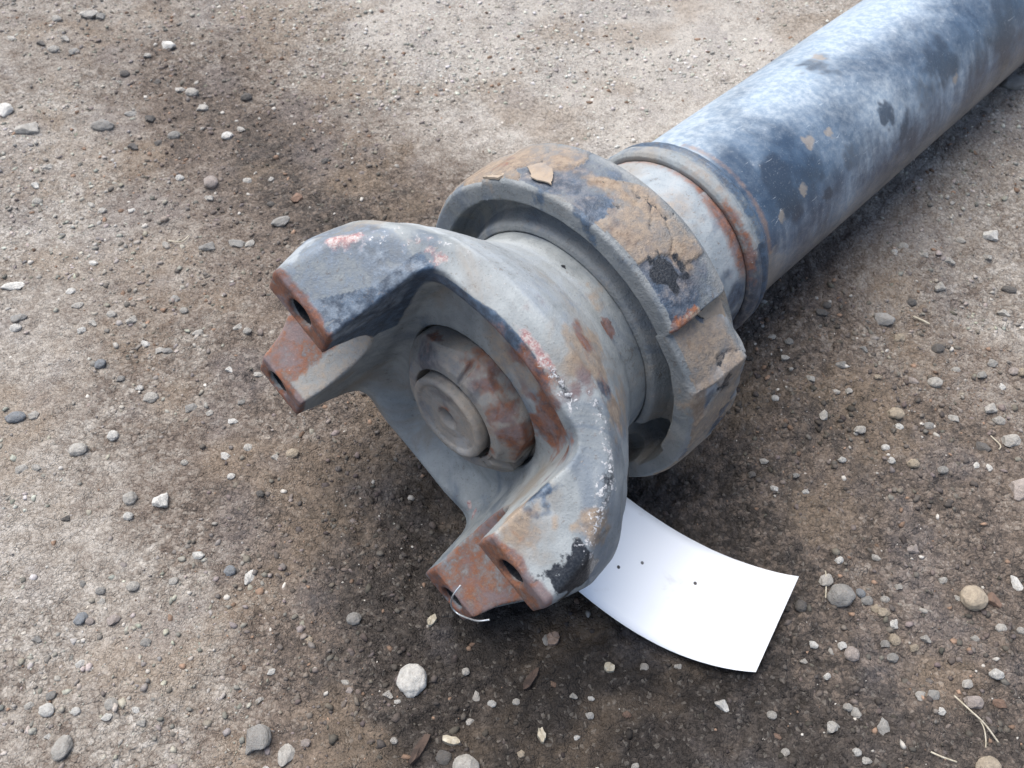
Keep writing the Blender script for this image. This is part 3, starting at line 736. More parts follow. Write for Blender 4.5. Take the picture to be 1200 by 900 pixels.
# ------------------------------------------------------------------ paper tag under the fork
TAG_A = np.array([[0.0348, 0.2444, 0.0309], [0.0415, 0.241, 0.027], [0.0481, 0.2377, 0.0231], [0.0548, 0.2343, 0.0192], [0.0604, 0.2315, 0.0158], [0.0659, 0.2287, 0.0128], [0.0714, 0.2259, 0.0102], [0.0768, 0.2231, 0.008], [0.0822, 0.2203, 0.0062], [0.0875, 0.2176, 0.0048], [0.0928, 0.2149, 0.0039], [0.0979, 0.2122, 0.0033], [0.103, 0.2096, 0.0032], [0.1079, 0.2071, 0.0034], [0.1129, 0.2048, 0.0038], [0.1177, 0.2026, 0.0044], [0.1225, 0.2005, 0.0052], [0.1272, 0.1985, 0.0063], [0.1318, 0.1967, 0.0076], [0.1363, 0.1951, 0.0092]])
TAG_B = np.array([[0.0142, 0.191, 0.0315], [0.0203, 0.1879, 0.0274], [0.0263, 0.1847, 0.0233], [0.0324, 0.1815, 0.0192], [0.0374, 0.1789, 0.0158], [0.0425, 0.1763, 0.0128], [0.0475, 0.1737, 0.0102], [0.0525, 0.1712, 0.008], [0.0574, 0.1688, 0.0062], [0.0624, 0.1664, 0.0048], [0.0672, 0.1641, 0.0039], [0.072, 0.1619, 0.0033], [0.0767, 0.1598, 0.0032], [0.0814, 0.1578, 0.0034], [0.086, 0.156, 0.0038], [0.0906, 0.1543, 0.0044], [0.0951, 0.1528, 0.0052], [0.0995, 0.1514, 0.0063], [0.1039, 0.1502, 0.0076], [0.1082, 0.1491, 0.0092]])

nu, nv = len(TAG_A), 13
TV = []
fr = np.linspace(0, 1, nv)
for i in range(nu):
    for q in fr: TV.append(TAG_A[i] * (1 - q) + TAG_B[i] * q + np.array([0, 0, 0.0012 * math.sin(q * 3.1 + i * 0.15)]))
TV = np.array(TV)
TV = np.concatenate([TV, TV - np.array([0, 0, 0.00035])])
TF = []
q0 = nu * nv
for i in range(nu - 1):
    for j in range(nv - 1):
        a = i * nv + j; TF.append((a, a + 1, a + nv + 1, a + nv)); TF.append((q0 + a, q0 + a + nv, q0 + a + nv + 1, q0 + a + 1))
for i in range(nu - 1):
    a = i * nv; TF.append((a, a + nv, q0 + a + nv, q0 + a)); a = i * nv + nv - 1; TF.append((a, q0 + a, q0 + a + nv, a + nv))
for j in range(nv - 1):
    a = (nu - 1) * nv + j; TF.append((a, a + 1, q0 + a + 1, q0 + a)); a = j; TF.append((a, q0 + a, q0 + a + 1, a + 1))
card = mesh_obj('paper_card', TV, TF, M_PAPER)
tag(card, 'blank white curled card lying on the dirt, tucked under the fork', 'card')

# ------------------------------------------------------------------ stones
def ico(sub):
    import bmesh
    bm = bmesh.new(); bmesh.ops.create_icosphere(bm, subdivisions=sub, radius=1.0)
    V = np.array([v.co for v in bm.verts]); F = np.array([[w.index for w in p.verts] for p in bm.faces]); bm.free()
    return V, F
IV, IF = ico(4); IV1, IF1 = ico(1)
stone_meshes = {}
def stone_mesh(kind, i):
    key = (kind, i)
    if key in stone_meshes: return stone_meshes[key]
    r = np.random.default_rng(100 + i * 7 + (50 if kind == 'angular' else 0))
    V = IV.copy()
    ncut = 14 if kind == 'angular' else 7
    for _ in range(ncut):
        n = r.normal(size=3); n /= np.linalg.norm(n)
        dcut = r.uniform(0.52, 0.78) if kind == 'angular' else r.uniform(0.78, 0.95)
        q = V @ n; over = np.maximum(q - dcut, 0)
        V = V - (over * (0.93 if kind == 'angular' else 0.8))[:, None] * n
    a = 0.30 if kind == 'angular' else 0.34
    V = V * (1 + a * (fbm(V[:, 0] * 1.6 + i, V[:, 1] * 1.6, V[:, 2] * 1.6, 3, 300 + i) - 0.5))[:, None]
    V = V * (1 + 0.12 * (fbm(V[:, 0] * 6 + i, V[:, 1] * 6, V[:, 2] * 6, 2, 400 + i) - 0.5))[:, None]
    V = V / np.abs(V).max(0)
    me = bpy.data.meshes.new('stone'); me.from_pydata(V.tolist(), [], IF.tolist()); me.materials.append(M_STONE)
    me.polygons.foreach_set('use_smooth', np.ones(len(IF), bool))
    stone_meshes[key] = me
    return me
TINT = {'w': (0.74, 0.72, 0.67), 'p': (0.52, 0.495, 0.45), 'g': (0.34, 0.33, 0.31), 'd': (0.14, 0.134, 0.128), 't': (0.46, 0.385, 0.29),
        'r': (0.26, 0.165, 0.12), 'b': (0.29, 0.31, 0.33), 'k': (0.44, 0.38, 0.345)}
def stone(name, x, y, wx, wy, tint, kind, i, rot, sink, label, group):
    """wx, wy: width across and depth along the ground, metres"""
    o = bpy.data.objects.new(name, stone_mesh(kind, i % 9)); COL.objects.link(o)
    hz = 0.42 * min(wx, wy) * (0.85 if kind == 'angular' else 1.0)
    hh = float(ground_h(np.array([x]), np.array([y]))[0])
    o.location = (x, y, hh + hz * (1 - 2 * sink) * 0.72)
    o.scale = (wx / 2, wy / 2, hz); o.rotation_euler = (0, 0, rot)
    c = np.array(TINT[tint]) * random.uniform(0.9, 1.1)
    o.color = (*c, 1)
    return tag(o, label, 'stone' if name == 'stone' else 'pebble', group)
STONES = [
('stone', -0.0454, 0.1493, 0.0142, 0.0158, 'w', 'round', 0, 'big rounded whitish pebble on dark dirt below the fork', None),
('stone', -0.1106, 0.123, 0.0131, 0.0134, 'g', 'angular', 1, 'angular grey stone near the bottom, left of a pale flat chip', None),
('stone', -0.0968, 0.1173, 0.0081, 0.0112, 'p', 'angular', 2, 'pale flat stone chip right of the angular grey stone', None),
('stone', -0.0199, 0.1117, 0.0118, 0.0104, 'p', 'round', 3, 'pale rounded stone cut off by the bottom edge', None),
('stone', -0.0295, 0.1161, 0.0071, 0.0065, 'd', 'round', 4, 'dark pebble beside the pale stone at the bottom edge', None),
('stone', -0.1926, 0.1187, 0.0083, 0.0116, 'p', 'round', 5, 'pale oblong stone in the bottom left corner area', None),
('stone', -0.1802, 0.2415, 0.0086, 0.0092, 'w', 'angular', 6, 'white angular pebble right of a round one on the left', None),
('pebble', -0.1974, 0.2437, 0.0077, 0.0084, 'p', 'round', 7, 'round pale pebble left of the white angular one', None),
('stone', -0.2324, 0.2732, 0.0102, 0.0078, 'p', 'round', 8, 'flat grey oval pebble on the left dirt', None),
('pebble', -0.2172, 0.2829, 0.0066, 0.0067, 'w', 'round', 9, 'small round whitish pebble above the flat oval one', None),
('pebble', -0.239, 0.3345, 0.0076, 0.0067, 'b', 'round', 10, 'blue grey pebble on the left dirt', None),
('stone', -0.2727, 0.2932, 0.0118, 0.0077, 'b', 'round', 11, 'flat bluish stone sunk into the dirt at the left edge', None),
('pebble', -0.2637, 0.2958, 0.0075, 0.006, 'p', 'angular', 12, 'pale chip right of the flat bluish stone', None),
('stone', -0.3124, 0.3986, 0.0147, 0.0075, 'w', 'angular', 13, 'white flat slab stone near the left edge', None),
('stone', -0.3817, 0.5825, 0.0137, 0.0179, 'w', 'angular', 14, 'white stone cut by the left edge', None),
('stone', -0.3558, 0.5591, 0.0184, 0.012, 'p', 'angular', 15, 'pale blocky stone right below the white edge stone', None),
('stone', -0.3036, 0.5654, 0.0173, 0.0117, 'g', 'round', 16, 'grey smooth stone in the upper left', None),
('pebble', -0.2467, 0.6079, 0.011, 0.0082, 'p', 'round', 17, 'pale pebble on the dark stained band in the upper left', None),
('pebble', -0.2803, 0.6739, 0.0119, 0.0113, 'w', 'angular', 18, 'bright white pebble on the upper dark band', None),
('pebble', -0.2089, 0.5536, 0.0095, 0.0076, 'w', 'round', 19, 'small cream pebble at the middle of the dark band', None),
('pebble', -0.2079, 0.4951, 0.0108, 0.0117, 'k', 'round', 20, 'pinkish pale pebble in the upper left middle', None),
('pebble', -0.1452, 0.4784, 0.0097, 0.0087, 'r', 'angular', 21, 'orange brown stone chip above the upper fork arm', None),
('stone', -0.1526, 0.4528, 0.0112, 0.0109, 'g', 'angular', 22, 'grey lumpy stone just above the upper fork arm', None),
('stone', -0.1779, 0.4342, 0.0135, 0.0084, 'g', 'angular', 23, 'grey stone with dark shade left of the upper fork arm', None),
('stone', -0.1958, 0.4295, 0.0112, 0.0078, 'g', 'angular', 24, 'grey stone left of its twin near the upper fork arm', None),
('pebble', -0.2044, 0.6034, 0.0093, 0.008, 'd', 'round', 25, 'small dark pebble on the dark band', None),
('pebble', -0.1286, 0.2001, 0.0053, 0.0086, 'w', 'angular', 26, 'upright cream chip on the lower left dirt', None),
('pebble', -0.1383, 0.2033, 0.0062, 0.0059, 'b', 'round', 27, 'bluish pebble left of the cream chip', None),
('pebble', -0.2032, 0.178, 0.0064, 0.007, 'b', 'round', 28, 'small dark bluish pebble on the pale lower left dirt', None),
('pebble', -0.1874, 0.1776, 0.0063, 0.0064, 'k', 'angular', 29, 'pinkish lump right of the dark bluish pebble', None),
('stone', 0.1577, 0.1898, 0.0134, 0.0118, 'g', 'round', 30, 'big smooth dark grey oval pebble right of the white card', None),
('pebble', 0.1525, 0.1978, 0.0072, 0.0064, 'p', 'angular', 31, 'pale chip touching the dark grey oval pebble', None),
('pebble', 0.168, 0.1917, 0.0045, 0.005, 'b', 'round', 32, 'small bluish pebble right of the dark grey oval pebble', None),
('stone', 0.2199, 0.1876, 0.0126, 0.0124, 't', 'round', 33, 'tan pebble beside a rusty brown lump on the right', None),
('stone', 0.2288, 0.1873, 0.0085, 0.0087, 'r', 'angular', 34, 'rusty brown lump beside the tan pebble', None),
('stone', 0.2629, 0.2468, 0.0133, 0.0156, 'k', 'angular', 35, 'grey pink stone cut by the right edge', None),
('stone', 0.2194, 0.3604, 0.0121, 0.0113, 'g', 'angular', 36, 'grey angular stone right of the collar', None),
('pebble', 0.2469, 0.341, 0.0077, 0.0068, 'd', 'round', 37, 'small black pebble right of the grey angular stone', None),
('stone', 0.2094, 0.2937, 0.0102, 0.0078, 't', 'round', 38, 'tan flat pebble on the dark dirt right of the collar', None),
('pebble', 0.1708, 0.2937, 0.0055, 0.0076, 'p', 'angular', 39, 'pale pointed chip left of the tan flat pebble', None),
('pebble', 0.1883, 0.2842, 0.0065, 0.0056, 'p', 'angular', 40, 'pale rounded chip below the tan flat pebble', None),
('pebble', 0.3057, 0.39, 0.0091, 0.0056, 'd', 'round', 41, 'thin dark pebble on brown dirt at the right', None),
('pebble', 0.3079, 0.4349, 0.0108, 0.0097, 'w', 'angular', 42, 'white pebble on brown dirt beneath the tube', None),
('pebble', 0.2963, 0.3719, 0.0077, 0.006, 'p', 'angular', 43, 'pale pebble below the thin dark pebble', None),
('pebble', 0.1571, 0.1617, 0.0074, 0.0071, 'k', 'round', 44, 'pale pinkish pebble with two white crumbs on its left', None),
('pebble', 0.14, 0.1658, 0.0043, 0.0044, 'w', 'angular', 45, 'white crumb at the left of a row of three', None),
('pebble', 0.1529, 0.1654, 0.0048, 0.004, 'w', 'angular', 46, 'white crumb in the middle of a row of three', None),
('pebble', 0.1407, 0.1287, 0.0063, 0.0064, 'p', 'angular', 47, 'pale pebble near the bottom right of the card', None),
('pebble', 0.1634, 0.1288, 0.0064, 0.0083, 'g', 'angular', 48, 'grey upright chip in the lower right', None),
('pebble', 0.1208, 0.1822, 0.0056, 0.0071, 'k', 'angular', 49, "brown pink chip touching the card's right edge", None),
('pebble', 0.1785, 0.1684, 0.0053, 0.0064, 't', 'round', 50, 'tan pebble in a cluster on the right', None),
('pebble', 0.1803, 0.1764, 0.0049, 0.0059, 'w', 'angular', 51, 'white pebble above the tan cluster pebble', None),
('pebble', 0.219, 0.1512, 0.0068, 0.0056, 'w', 'round', 52, 'white pebble in the lower right dirt', None),
('stone', 0.2055, 0.1391, 0.0089, 0.0068, 'k', 'angular', 53, 'pale pink stone beside the dry straw stems', None),
('pebble', 0.2439, 0.1954, 0.0053, 0.0108, 'w', 'angular', 54, 'white bone shaped chip near the right edge', None),
('stone', 0.2018, 0.111, 0.0114, 0.0089, 't', 'round', 55, 'tan stone cut by the bottom edge on the right', None),
('pebble', 0.0163, 0.1712, 0.005, 0.0063, 'p', 'round', 56, 'small grey pebble beside a leaf scrap below the fork', None),
('pebble', -0.016, 0.1432, 0.004, 0.0066, 'p', 'angular', 57, 'pale pointed chip on dark dirt below the fork', None),
('pebble', -0.0213, 0.1545, 0.0037, 0.0037, 'p', 'round', 58, 'tiny round pebble right of the big whitish pebble', None),
('pebble', -0.1085, 0.1215, 0.0033, 0.0033, 'd', 'angular', 59, 'dark crumb under the angular grey stone', None),
('pebble', -0.0747, 0.1784, 0.0072, 0.0064, 'g', 'round', 60, 'grey pebble left of the lower fork arm', None),
('pebble', 0.0938, 0.1388, 0.007, 0.0059, 'w', 'angular', 61, 'white bone shaped lump below the card', None),
('pebble', 0.1379, 0.1849, 0.0061, 0.0063, 'd', 'round', 62, 'dark pebble close to the card corner', None),
('pebble', 0.1532, 0.1357, 0.0051, 0.0061, 'p', 'angular', 63, 'pale chip in the lower right gravel', None),
('stone', 0.3732, 0.5932, 0.02, 0.0141, 'g', 'round', 64, 'grey stone half under the tube at the top right', None),
('pebble', 0.1812, 0.3605, 0.0081, 0.0066, 'd', 'angular', 65, 'dark lump close to the collar on its right', None),
('pebble', -0.3837, 0.7121, 0.0089, 0.0075, 'p', 'round', 66, 'tiny pale grey pebble, third from left of seven in the top left corner', 'tiny pebbles scattered on the dirt'),
('pebble', -0.3585, 0.7194, 0.0138, 0.0116, 'p', 'angular', 67, 'tiny pale grey pebble, fifth from left of seven in the top left corner', 'tiny pebbles scattered on the dirt'),
('pebble', -0.3488, 0.7184, 0.0117, 0.0099, 'g', 'angular', 68, 'tiny mid grey pebble, rightmost of two in the top left corner', 'tiny pebbles scattered on the dirt'),
('pebble', -0.3722, 0.6671, 0.0094, 0.0079, 'p', 'round', 69, 'tiny pale grey pebble, second from left of seven in the top left corner', 'tiny pebbles scattered on the dirt'),
('pebble', -0.3689, 0.6854, 0.0086, 0.0073, 'p', 'angular', 70, 'tiny pale grey pebble, fourth from left of seven in the top left corner', 'tiny pebbles scattered on the dirt'),
('pebble', -0.357, 0.6671, 0.0094, 0.0079, 'g', 'angular', 71, 'tiny mid grey pebble, leftmost of two in the top left corner', 'tiny pebbles scattered on the dirt'),
('pebble', -0.4116, 0.6828, 0.0088, 0.0074, 'p', 'angular', 72, 'tiny pale grey pebble, leftmost of seven in the top left corner', 'tiny pebbles scattered on the dirt'),
('pebble', -0.2948, 0.6599, 0.0072, 0.0061, 'p', 'angular', 73, 'tiny pale grey pebble, sixth from left of seven in the top left corner', 'tiny pebbles scattered on the dirt'),
('pebble', -0.3067, 0.6351, 0.0089, 0.0075, 'd', 'round', 74, 'tiny dark pebble, second from left of three in the top left corner', 'tiny pebbles scattered on the dirt'),
('pebble', -0.2781, 0.6257, 0.0078, 0.0066, 'd', 'angular', 75, 'tiny dark pebble, rightmost of three in the top left corner', 'tiny pebbles scattered on the dirt'),
('pebble', -0.2875, 0.5833, 0.01, 0.0084, 'g', 'angular', 76, 'tiny mid grey pebble, leftmost of two in the dark upper left dirt', 'tiny pebbles scattered on the dirt'),
('pebble', -0.2702, 0.5735, 0.0098, 0.0083, 'd', 'angular', 77, 'tiny dark pebble, second from left of four in the dark upper left dirt', 'tiny pebbles scattered on the dirt'),
('pebble', -0.2477, 0.5535, 0.0095, 0.008, 'g', 'round', 78, 'tiny mid grey pebble, rightmost of two in the dark upper left dirt', 'tiny pebbles scattered on the dirt'),
('pebble', -0.2763, 0.5435, 0.0088, 0.0074, 'd', 'angular', 79, 'tiny dark pebble, leftmost of four in the dark upper left dirt', 'tiny pebbles scattered on the dirt'),
('pebble', -0.2585, 0.5468, 0.0071, 0.006, 'd', 'angular', 80, 'tiny dark pebble, third from left of four in the dark upper left dirt', 'tiny pebbles scattered on the dirt'),
('pebble', -0.2003, 0.5613, 0.0071, 0.006, 'p', 'angular', 81, 'tiny pale grey pebble, rightmost of three in the dark upper left dirt', 'tiny pebbles scattered on the dirt'),
('pebble', -0.2355, 0.5899, 0.0098, 0.0083, 'p', 'angular', 82, 'tiny pale grey pebble, second from left of three in the dark upper left dirt', 'tiny pebbles scattered on the dirt'),
('pebble', -0.2568, 0.6118, 0.0076, 0.0064, 'p', 'angular', 83, 'tiny pale grey pebble, rightmost of seven in the top left corner', 'tiny pebbles scattered on the dirt'),
('pebble', -0.2323, 0.5038, 0.0067, 0.0057, 'w', 'round', 84, 'tiny white pebble, rightmost of three left above the upper fork arm', 'tiny pebbles scattered on the dirt'),
('pebble', -0.184, 0.5001, 0.0066, 0.0055, 'p', 'round', 85, 'tiny pale grey pebble, sixth from left of eight left above the upper fork arm', 'tiny pebbles scattered on the dirt'),
('pebble', -0.206, 0.4808, 0.0072, 0.0061, 'p', 'angular', 86, 'tiny pale grey pebble, fifth from left of eight left above the upper fork arm', 'tiny pebbles scattered on the dirt'),
('pebble', -0.3293, 0.5181, 0.0072, 0.0061, 'p', 'angular', 87, 'tiny pale grey pebble, leftmost of three in the dark upper left dirt', 'tiny pebbles scattered on the dirt'),
('pebble', -0.3318, 0.4982, 0.0071, 0.006, 'w', 'angular', 88, 'tiny white pebble, leftmost of three left above the upper fork arm', 'tiny pebbles scattered on the dirt'),
('pebble', -0.3251, 0.4817, 0.0077, 0.0065, 'p', 'round', 89, 'tiny pale grey pebble, leftmost of eight left above the upper fork arm', 'tiny pebbles scattered on the dirt'),
('pebble', -0.2871, 0.4774, 0.0067, 0.0057, 'p', 'angular', 90, 'tiny pale grey pebble, second from left of eight left above the upper fork arm', 'tiny pebbles scattered on the dirt'),
('pebble', -0.278, 0.4721, 0.0067, 0.0056, 'p', 'round', 91, 'tiny pale grey pebble, third from left of eight left above the upper fork arm', 'tiny pebbles scattered on the dirt'),
('pebble', -0.256, 0.4696, 0.0058, 0.0049, 'w', 'angular', 92, 'tiny white pebble, second from left of three left above the upper fork arm', 'tiny pebbles scattered on the dirt'),
('pebble', -0.1677, 0.5022, 0.0051, 0.0043, 'p', 'angular', 93, 'tiny pale grey pebble, rightmost of eight left above the upper fork arm', 'tiny pebbles scattered on the dirt'),
('pebble', -0.1701, 0.4339, 0.0074, 0.0062, 'p', 'angular', 94, 'tiny pale grey pebble, seventh from left of eight left above the upper fork arm', 'tiny pebbles scattered on the dirt'),
('pebble', -0.2244, 0.434, 0.0069, 0.0058, 'p', 'angular', 95, 'tiny pale grey pebble, fourth from left of eight left above the upper fork arm', 'tiny pebbles scattered on the dirt'),
('pebble', -0.163, 0.4739, 0.0056, 0.0047, 'd', 'round', 96, 'single tiny dark pebble left above the upper fork arm', 'tiny pebbles scattered on the dirt'),
('pebble', -0.3857, 0.6765, 0.0077, 0.0065, 'd', 'angular', 97, 'tiny dark pebble, leftmost of three in the top left corner', 'tiny pebbles scattered on the dirt'),
('pebble', -0.1326, 0.52, 0.0066, 0.0055, 'd', 'angular', 98, 'tiny dark pebble, rightmost of four in the dark upper left dirt', 'tiny pebbles scattered on the dirt'),
('pebble', -0.2687, 0.4205, 0.0063, 0.0053, 'w', 'angular', 99, 'tiny white pebble, fourth from left of five left level with the upper fork arm', 'tiny pebbles scattered on the dirt'),
('pebble', -0.2748, 0.3944, 0.0068, 0.0058, 'w', 'round', 100, 'tiny white pebble, second from left of five left level with the upper fork arm', 'tiny pebbles scattered on the dirt'),
('pebble', -0.2985, 0.3708, 0.0095, 0.008, 'g', 'angular', 101, 'tiny mid grey pebble, leftmost of two left level with the upper fork arm', 'tiny pebbles scattered on the dirt'),
('pebble', -0.2983, 0.3628, 0.0074, 0.0062, 'w', 'round', 102, 'tiny white pebble, leftmost of five left level with the upper fork arm', 'tiny pebbles scattered on the dirt'),
('pebble', -0.2668, 0.3819, 0.0067, 0.0057, 'p', 'angular', 103, 'tiny pale grey pebble, leftmost of eight left level with the upper fork arm', 'tiny pebbles scattered on the dirt'),
('pebble', -0.2439, 0.3748, 0.0066, 0.0055, 'p', 'round', 104, 'tiny pale grey pebble, third from left of eight left level with the upper fork arm', 'tiny pebbles scattered on the dirt'),
('pebble', -0.2301, 0.3697, 0.0071, 0.006, 'p', 'angular', 105, 'tiny pale grey pebble, fourth from left of eight left level with the upper fork arm', 'tiny pebbles scattered on the dirt'),
('pebble', -0.253, 0.3671, 0.0059, 0.005, 'p', 'angular', 106, 'tiny pale grey pebble, second from left of eight left level with the upper fork arm', 'tiny pebbles scattered on the dirt'),
('pebble', -0.2583, 0.3609, 0.0059, 0.005, 'w', 'angular', 107, 'tiny white pebble, third from left of five left level with the upper fork arm', 'tiny pebbles scattered on the dirt'),
('pebble', -0.2176, 0.3513, 0.0063, 0.0053, 'w', 'angular', 108, 'tiny white pebble, rightmost of five left level with the upper fork arm', 'tiny pebbles scattered on the dirt'),
('pebble', -0.2082, 0.3459, 0.0062, 0.0052, 'p', 'angular', 109, 'tiny pale grey pebble, second from left of three left level with the lower fork arm', 'tiny pebbles scattered on the dirt'),
('pebble', -0.2025, 0.3452, 0.0062, 0.0052, 'g', 'angular', 110, 'tiny mid grey pebble, second from left of four left level with the lower fork arm', 'tiny pebbles scattered on the dirt'),
('pebble', -0.2076, 0.386, 0.0084, 0.0071, 'g', 'angular', 111, 'tiny mid grey pebble, rightmost of two left level with the upper fork arm', 'tiny pebbles scattered on the dirt'),
('pebble', -0.1879, 0.3587, 0.0062, 0.0052, 'p', 'angular', 112, 'tiny pale grey pebble, sixth from left of eight left level with the upper fork arm', 'tiny pebbles scattered on the dirt'),
('pebble', -0.1996, 0.3763, 0.0057, 0.0048, 'p', 'round', 113, 'tiny pale grey pebble, fifth from left of eight left level with the upper fork arm', 'tiny pebbles scattered on the dirt'),
('pebble', -0.1643, 0.3629, 0.0062, 0.0052, 'p', 'angular', 114, 'tiny pale grey pebble, seventh from left of eight left level with the upper fork arm', 'tiny pebbles scattered on the dirt'),
('pebble', -0.1636, 0.331, 0.0053, 0.0045, 'w', 'angular', 115, 'tiny white pebble, rightmost of two left level with the lower fork arm', 'tiny pebbles scattered on the dirt'),
('pebble', -0.1799, 0.3028, 0.0076, 0.0064, 'g', 'angular', 116, 'tiny mid grey pebble, third from left of four left level with the lower fork arm', 'tiny pebbles scattered on the dirt'),
('stone', -0.2036, 0.3099, 0.0089, 0.0075, 'p', 'round', 117, 'tiny pale grey pebble, leftmost of three left level with the lower fork arm', 'tiny pebbles scattered on the dirt'),
('pebble', -0.2116, 0.3166, 0.0048, 0.0041, 'w', 'angular', 118, 'tiny white pebble, leftmost of two left level with the lower fork arm', 'tiny pebbles scattered on the dirt'),
('pebble', -0.1552, 0.2959, 0.0057, 0.0048, 'w', 'angular', 119, 'tiny white pebble, rightmost of three left below the fork arms', 'tiny pebbles scattered on the dirt'),
('pebble', -0.1684, 0.3001, 0.0052, 0.0044, 'p', 'angular', 120, 'tiny pale grey pebble, fourth from left of six left below the fork arms', 'tiny pebbles scattered on the dirt'),
('pebble', -0.1428, 0.277, 0.0055, 0.0047, 'p', 'round', 121, 'tiny pale grey pebble, fifth from left of six left below the fork arms', 'tiny pebbles scattered on the dirt'),
('pebble', -0.1541, 0.2713, 0.0066, 0.0056, 'w', 'angular', 122, 'tiny white pebble, leftmost of three left below the fork arms', 'tiny pebbles scattered on the dirt'),
('pebble', -0.1181, 0.2723, 0.0071, 0.006, 't', 'round', 123, 'single tiny tan pebble left below the fork arms', 'tiny pebbles scattered on the dirt'),
('pebble', -0.1269, 0.2703, 0.0054, 0.0046, 'p', 'angular', 124, 'tiny pale grey pebble, rightmost of six left below the fork arms', 'tiny pebbles scattered on the dirt'),
('pebble', -0.2591, 0.2604, 0.0071, 0.006, 'p', 'angular', 125, 'tiny pale grey pebble, leftmost of six left below the fork arms', 'tiny pebbles scattered on the dirt'),
('pebble', -0.251, 0.2616, 0.0059, 0.005, 'p', 'angular', 126, 'tiny pale grey pebble, second from left of six left below the fork arms', 'tiny pebbles scattered on the dirt'),
('pebble', -0.2248, 0.324, 0.0055, 0.0047, 'g', 'angular', 127, 'tiny mid grey pebble, leftmost of four left level with the lower fork arm', 'tiny pebbles scattered on the dirt'),
('pebble', -0.1463, 0.3278, 0.0053, 0.0045, 'p', 'angular', 128, 'tiny pale grey pebble, rightmost of three left level with the lower fork arm', 'tiny pebbles scattered on the dirt'),
('pebble', -0.1579, 0.3588, 0.0055, 0.0046, 'p', 'round', 129, 'tiny pale grey pebble, rightmost of eight left level with the upper fork arm', 'tiny pebbles scattered on the dirt'),
('pebble', -0.1531, 0.3092, 0.0046, 0.0039, 'g', 'angular', 130, 'tiny mid grey pebble, rightmost of four left level with the lower fork arm', 'tiny pebbles scattered on the dirt'),
('pebble', -0.1751, 0.2672, 0.0045, 0.0038, 'p', 'round', 131, 'tiny pale grey pebble, third from left of six left below the fork arms', 'tiny pebbles scattered on the dirt'),
('pebble', -0.1483, 0.258, 0.0044, 0.0037, 'w', 'round', 132, 'tiny white pebble, second from left of three left below the fork arms', 'tiny pebbles scattered on the dirt'),
('pebble', -0.1305, 0.2464, 0.0048, 0.004, 'd', 'round', 133, 'single tiny dark pebble left below the fork arms', 'tiny pebbles scattered on the dirt'),
('pebble', -0.1955, 0.2332, 0.0055, 0.0046, 'w', 'round', 134, 'tiny white pebble, leftmost of two in the lower left', 'tiny pebbles scattered on the dirt'),
('pebble', -0.1551, 0.2113, 0.0063, 0.0053, 'w', 'angular', 135, 'tiny white pebble, rightmost of two in the lower left', 'tiny pebbles scattered on the dirt'),
('pebble', -0.164, 0.1972, 0.0052, 0.0044, 'p', 'round', 136, 'tiny pale grey pebble, rightmost of three in the lower left', 'tiny pebbles scattered on the dirt'),
('pebble', -0.183, 0.1943, 0.0068, 0.0057, 'p', 'round', 137, 'tiny pale grey pebble, second from left of three in the lower left', 'tiny pebbles scattered on the dirt'),
('pebble', -0.1961, 0.187, 0.0047, 0.004, 'p', 'angular', 138, 'tiny pale grey pebble, leftmost of three in the lower left', 'tiny pebbles scattered on the dirt'),
('pebble', -0.1981, 0.1923, 0.0048, 0.004, 'g', 'round', 139, 'tiny mid grey pebble, rightmost of two in the lower left', 'tiny pebbles scattered on the dirt'),
('pebble', -0.1984, 0.1767, 0.0047, 0.004, 'k', 'round', 140, 'tiny pinkish pebble, leftmost of two near the lower left edge', 'tiny pebbles scattered on the dirt'),
('pebble', -0.1696, 0.1662, 0.0051, 0.0043, 'g', 'round', 141, 'tiny mid grey pebble, rightmost of three near the lower left edge', 'tiny pebbles scattered on the dirt'),
('pebble', -0.2212, 0.1683, 0.0048, 0.004, 'g', 'angular', 142, 'tiny mid grey pebble, leftmost of three near the lower left edge', 'tiny pebbles scattered on the dirt'),
('pebble', -0.1974, 0.1561, 0.0052, 0.0043, 'w', 'angular', 143, 'tiny white pebble, second from left of three near the lower left edge', 'tiny pebbles scattered on the dirt'),
('pebble', -0.1928, 0.1349, 0.0046, 0.0038, 'w', 'round', 144, 'tiny white pebble, second from left of five in the bottom left corner', 'tiny pebbles scattered on the dirt'),
('pebble', -0.206, 0.142, 0.0051, 0.0043, 'g', 'round', 145, 'tiny mid grey pebble, second from left of three near the lower left edge', 'tiny pebbles scattered on the dirt'),
('stone', -0.2058, 0.1354, 0.0077, 0.0065, 'w', 'round', 146, 'tiny white pebble, leftmost of three near the lower left edge', 'tiny pebbles scattered on the dirt'),
('pebble', -0.1779, 0.138, 0.007, 0.0059, 'p', 'round', 147, 'tiny pale grey pebble, second from left of four near the lower left edge', 'tiny pebbles scattered on the dirt'),
('pebble', -0.1782, 0.1323, 0.0045, 0.0038, 'w', 'angular', 148, 'tiny white pebble, third from left of five in the bottom left corner', 'tiny pebbles scattered on the dirt'),
('pebble', -0.1654, 0.1349, 0.0044, 0.0037, 'w', 'angular', 149, 'tiny white pebble, fourth from left of five in the bottom left corner', 'tiny pebbles scattered on the dirt'),
('pebble', -0.1617, 0.1294, 0.0044, 0.0037, 'p', 'angular', 150, 'single tiny pale grey pebble in the bottom left corner', 'tiny pebbles scattered on the dirt'),
('pebble', -0.2018, 0.1243, 0.0041, 0.0034, 'w', 'angular', 151, 'tiny white pebble, leftmost of five in the bottom left corner', 'tiny pebbles scattered on the dirt'),
('pebble', -0.2146, 0.1372, 0.0047, 0.0039, 'p', 'angular', 152, 'tiny pale grey pebble, leftmost of four near the lower left edge', 'tiny pebbles scattered on the dirt'),
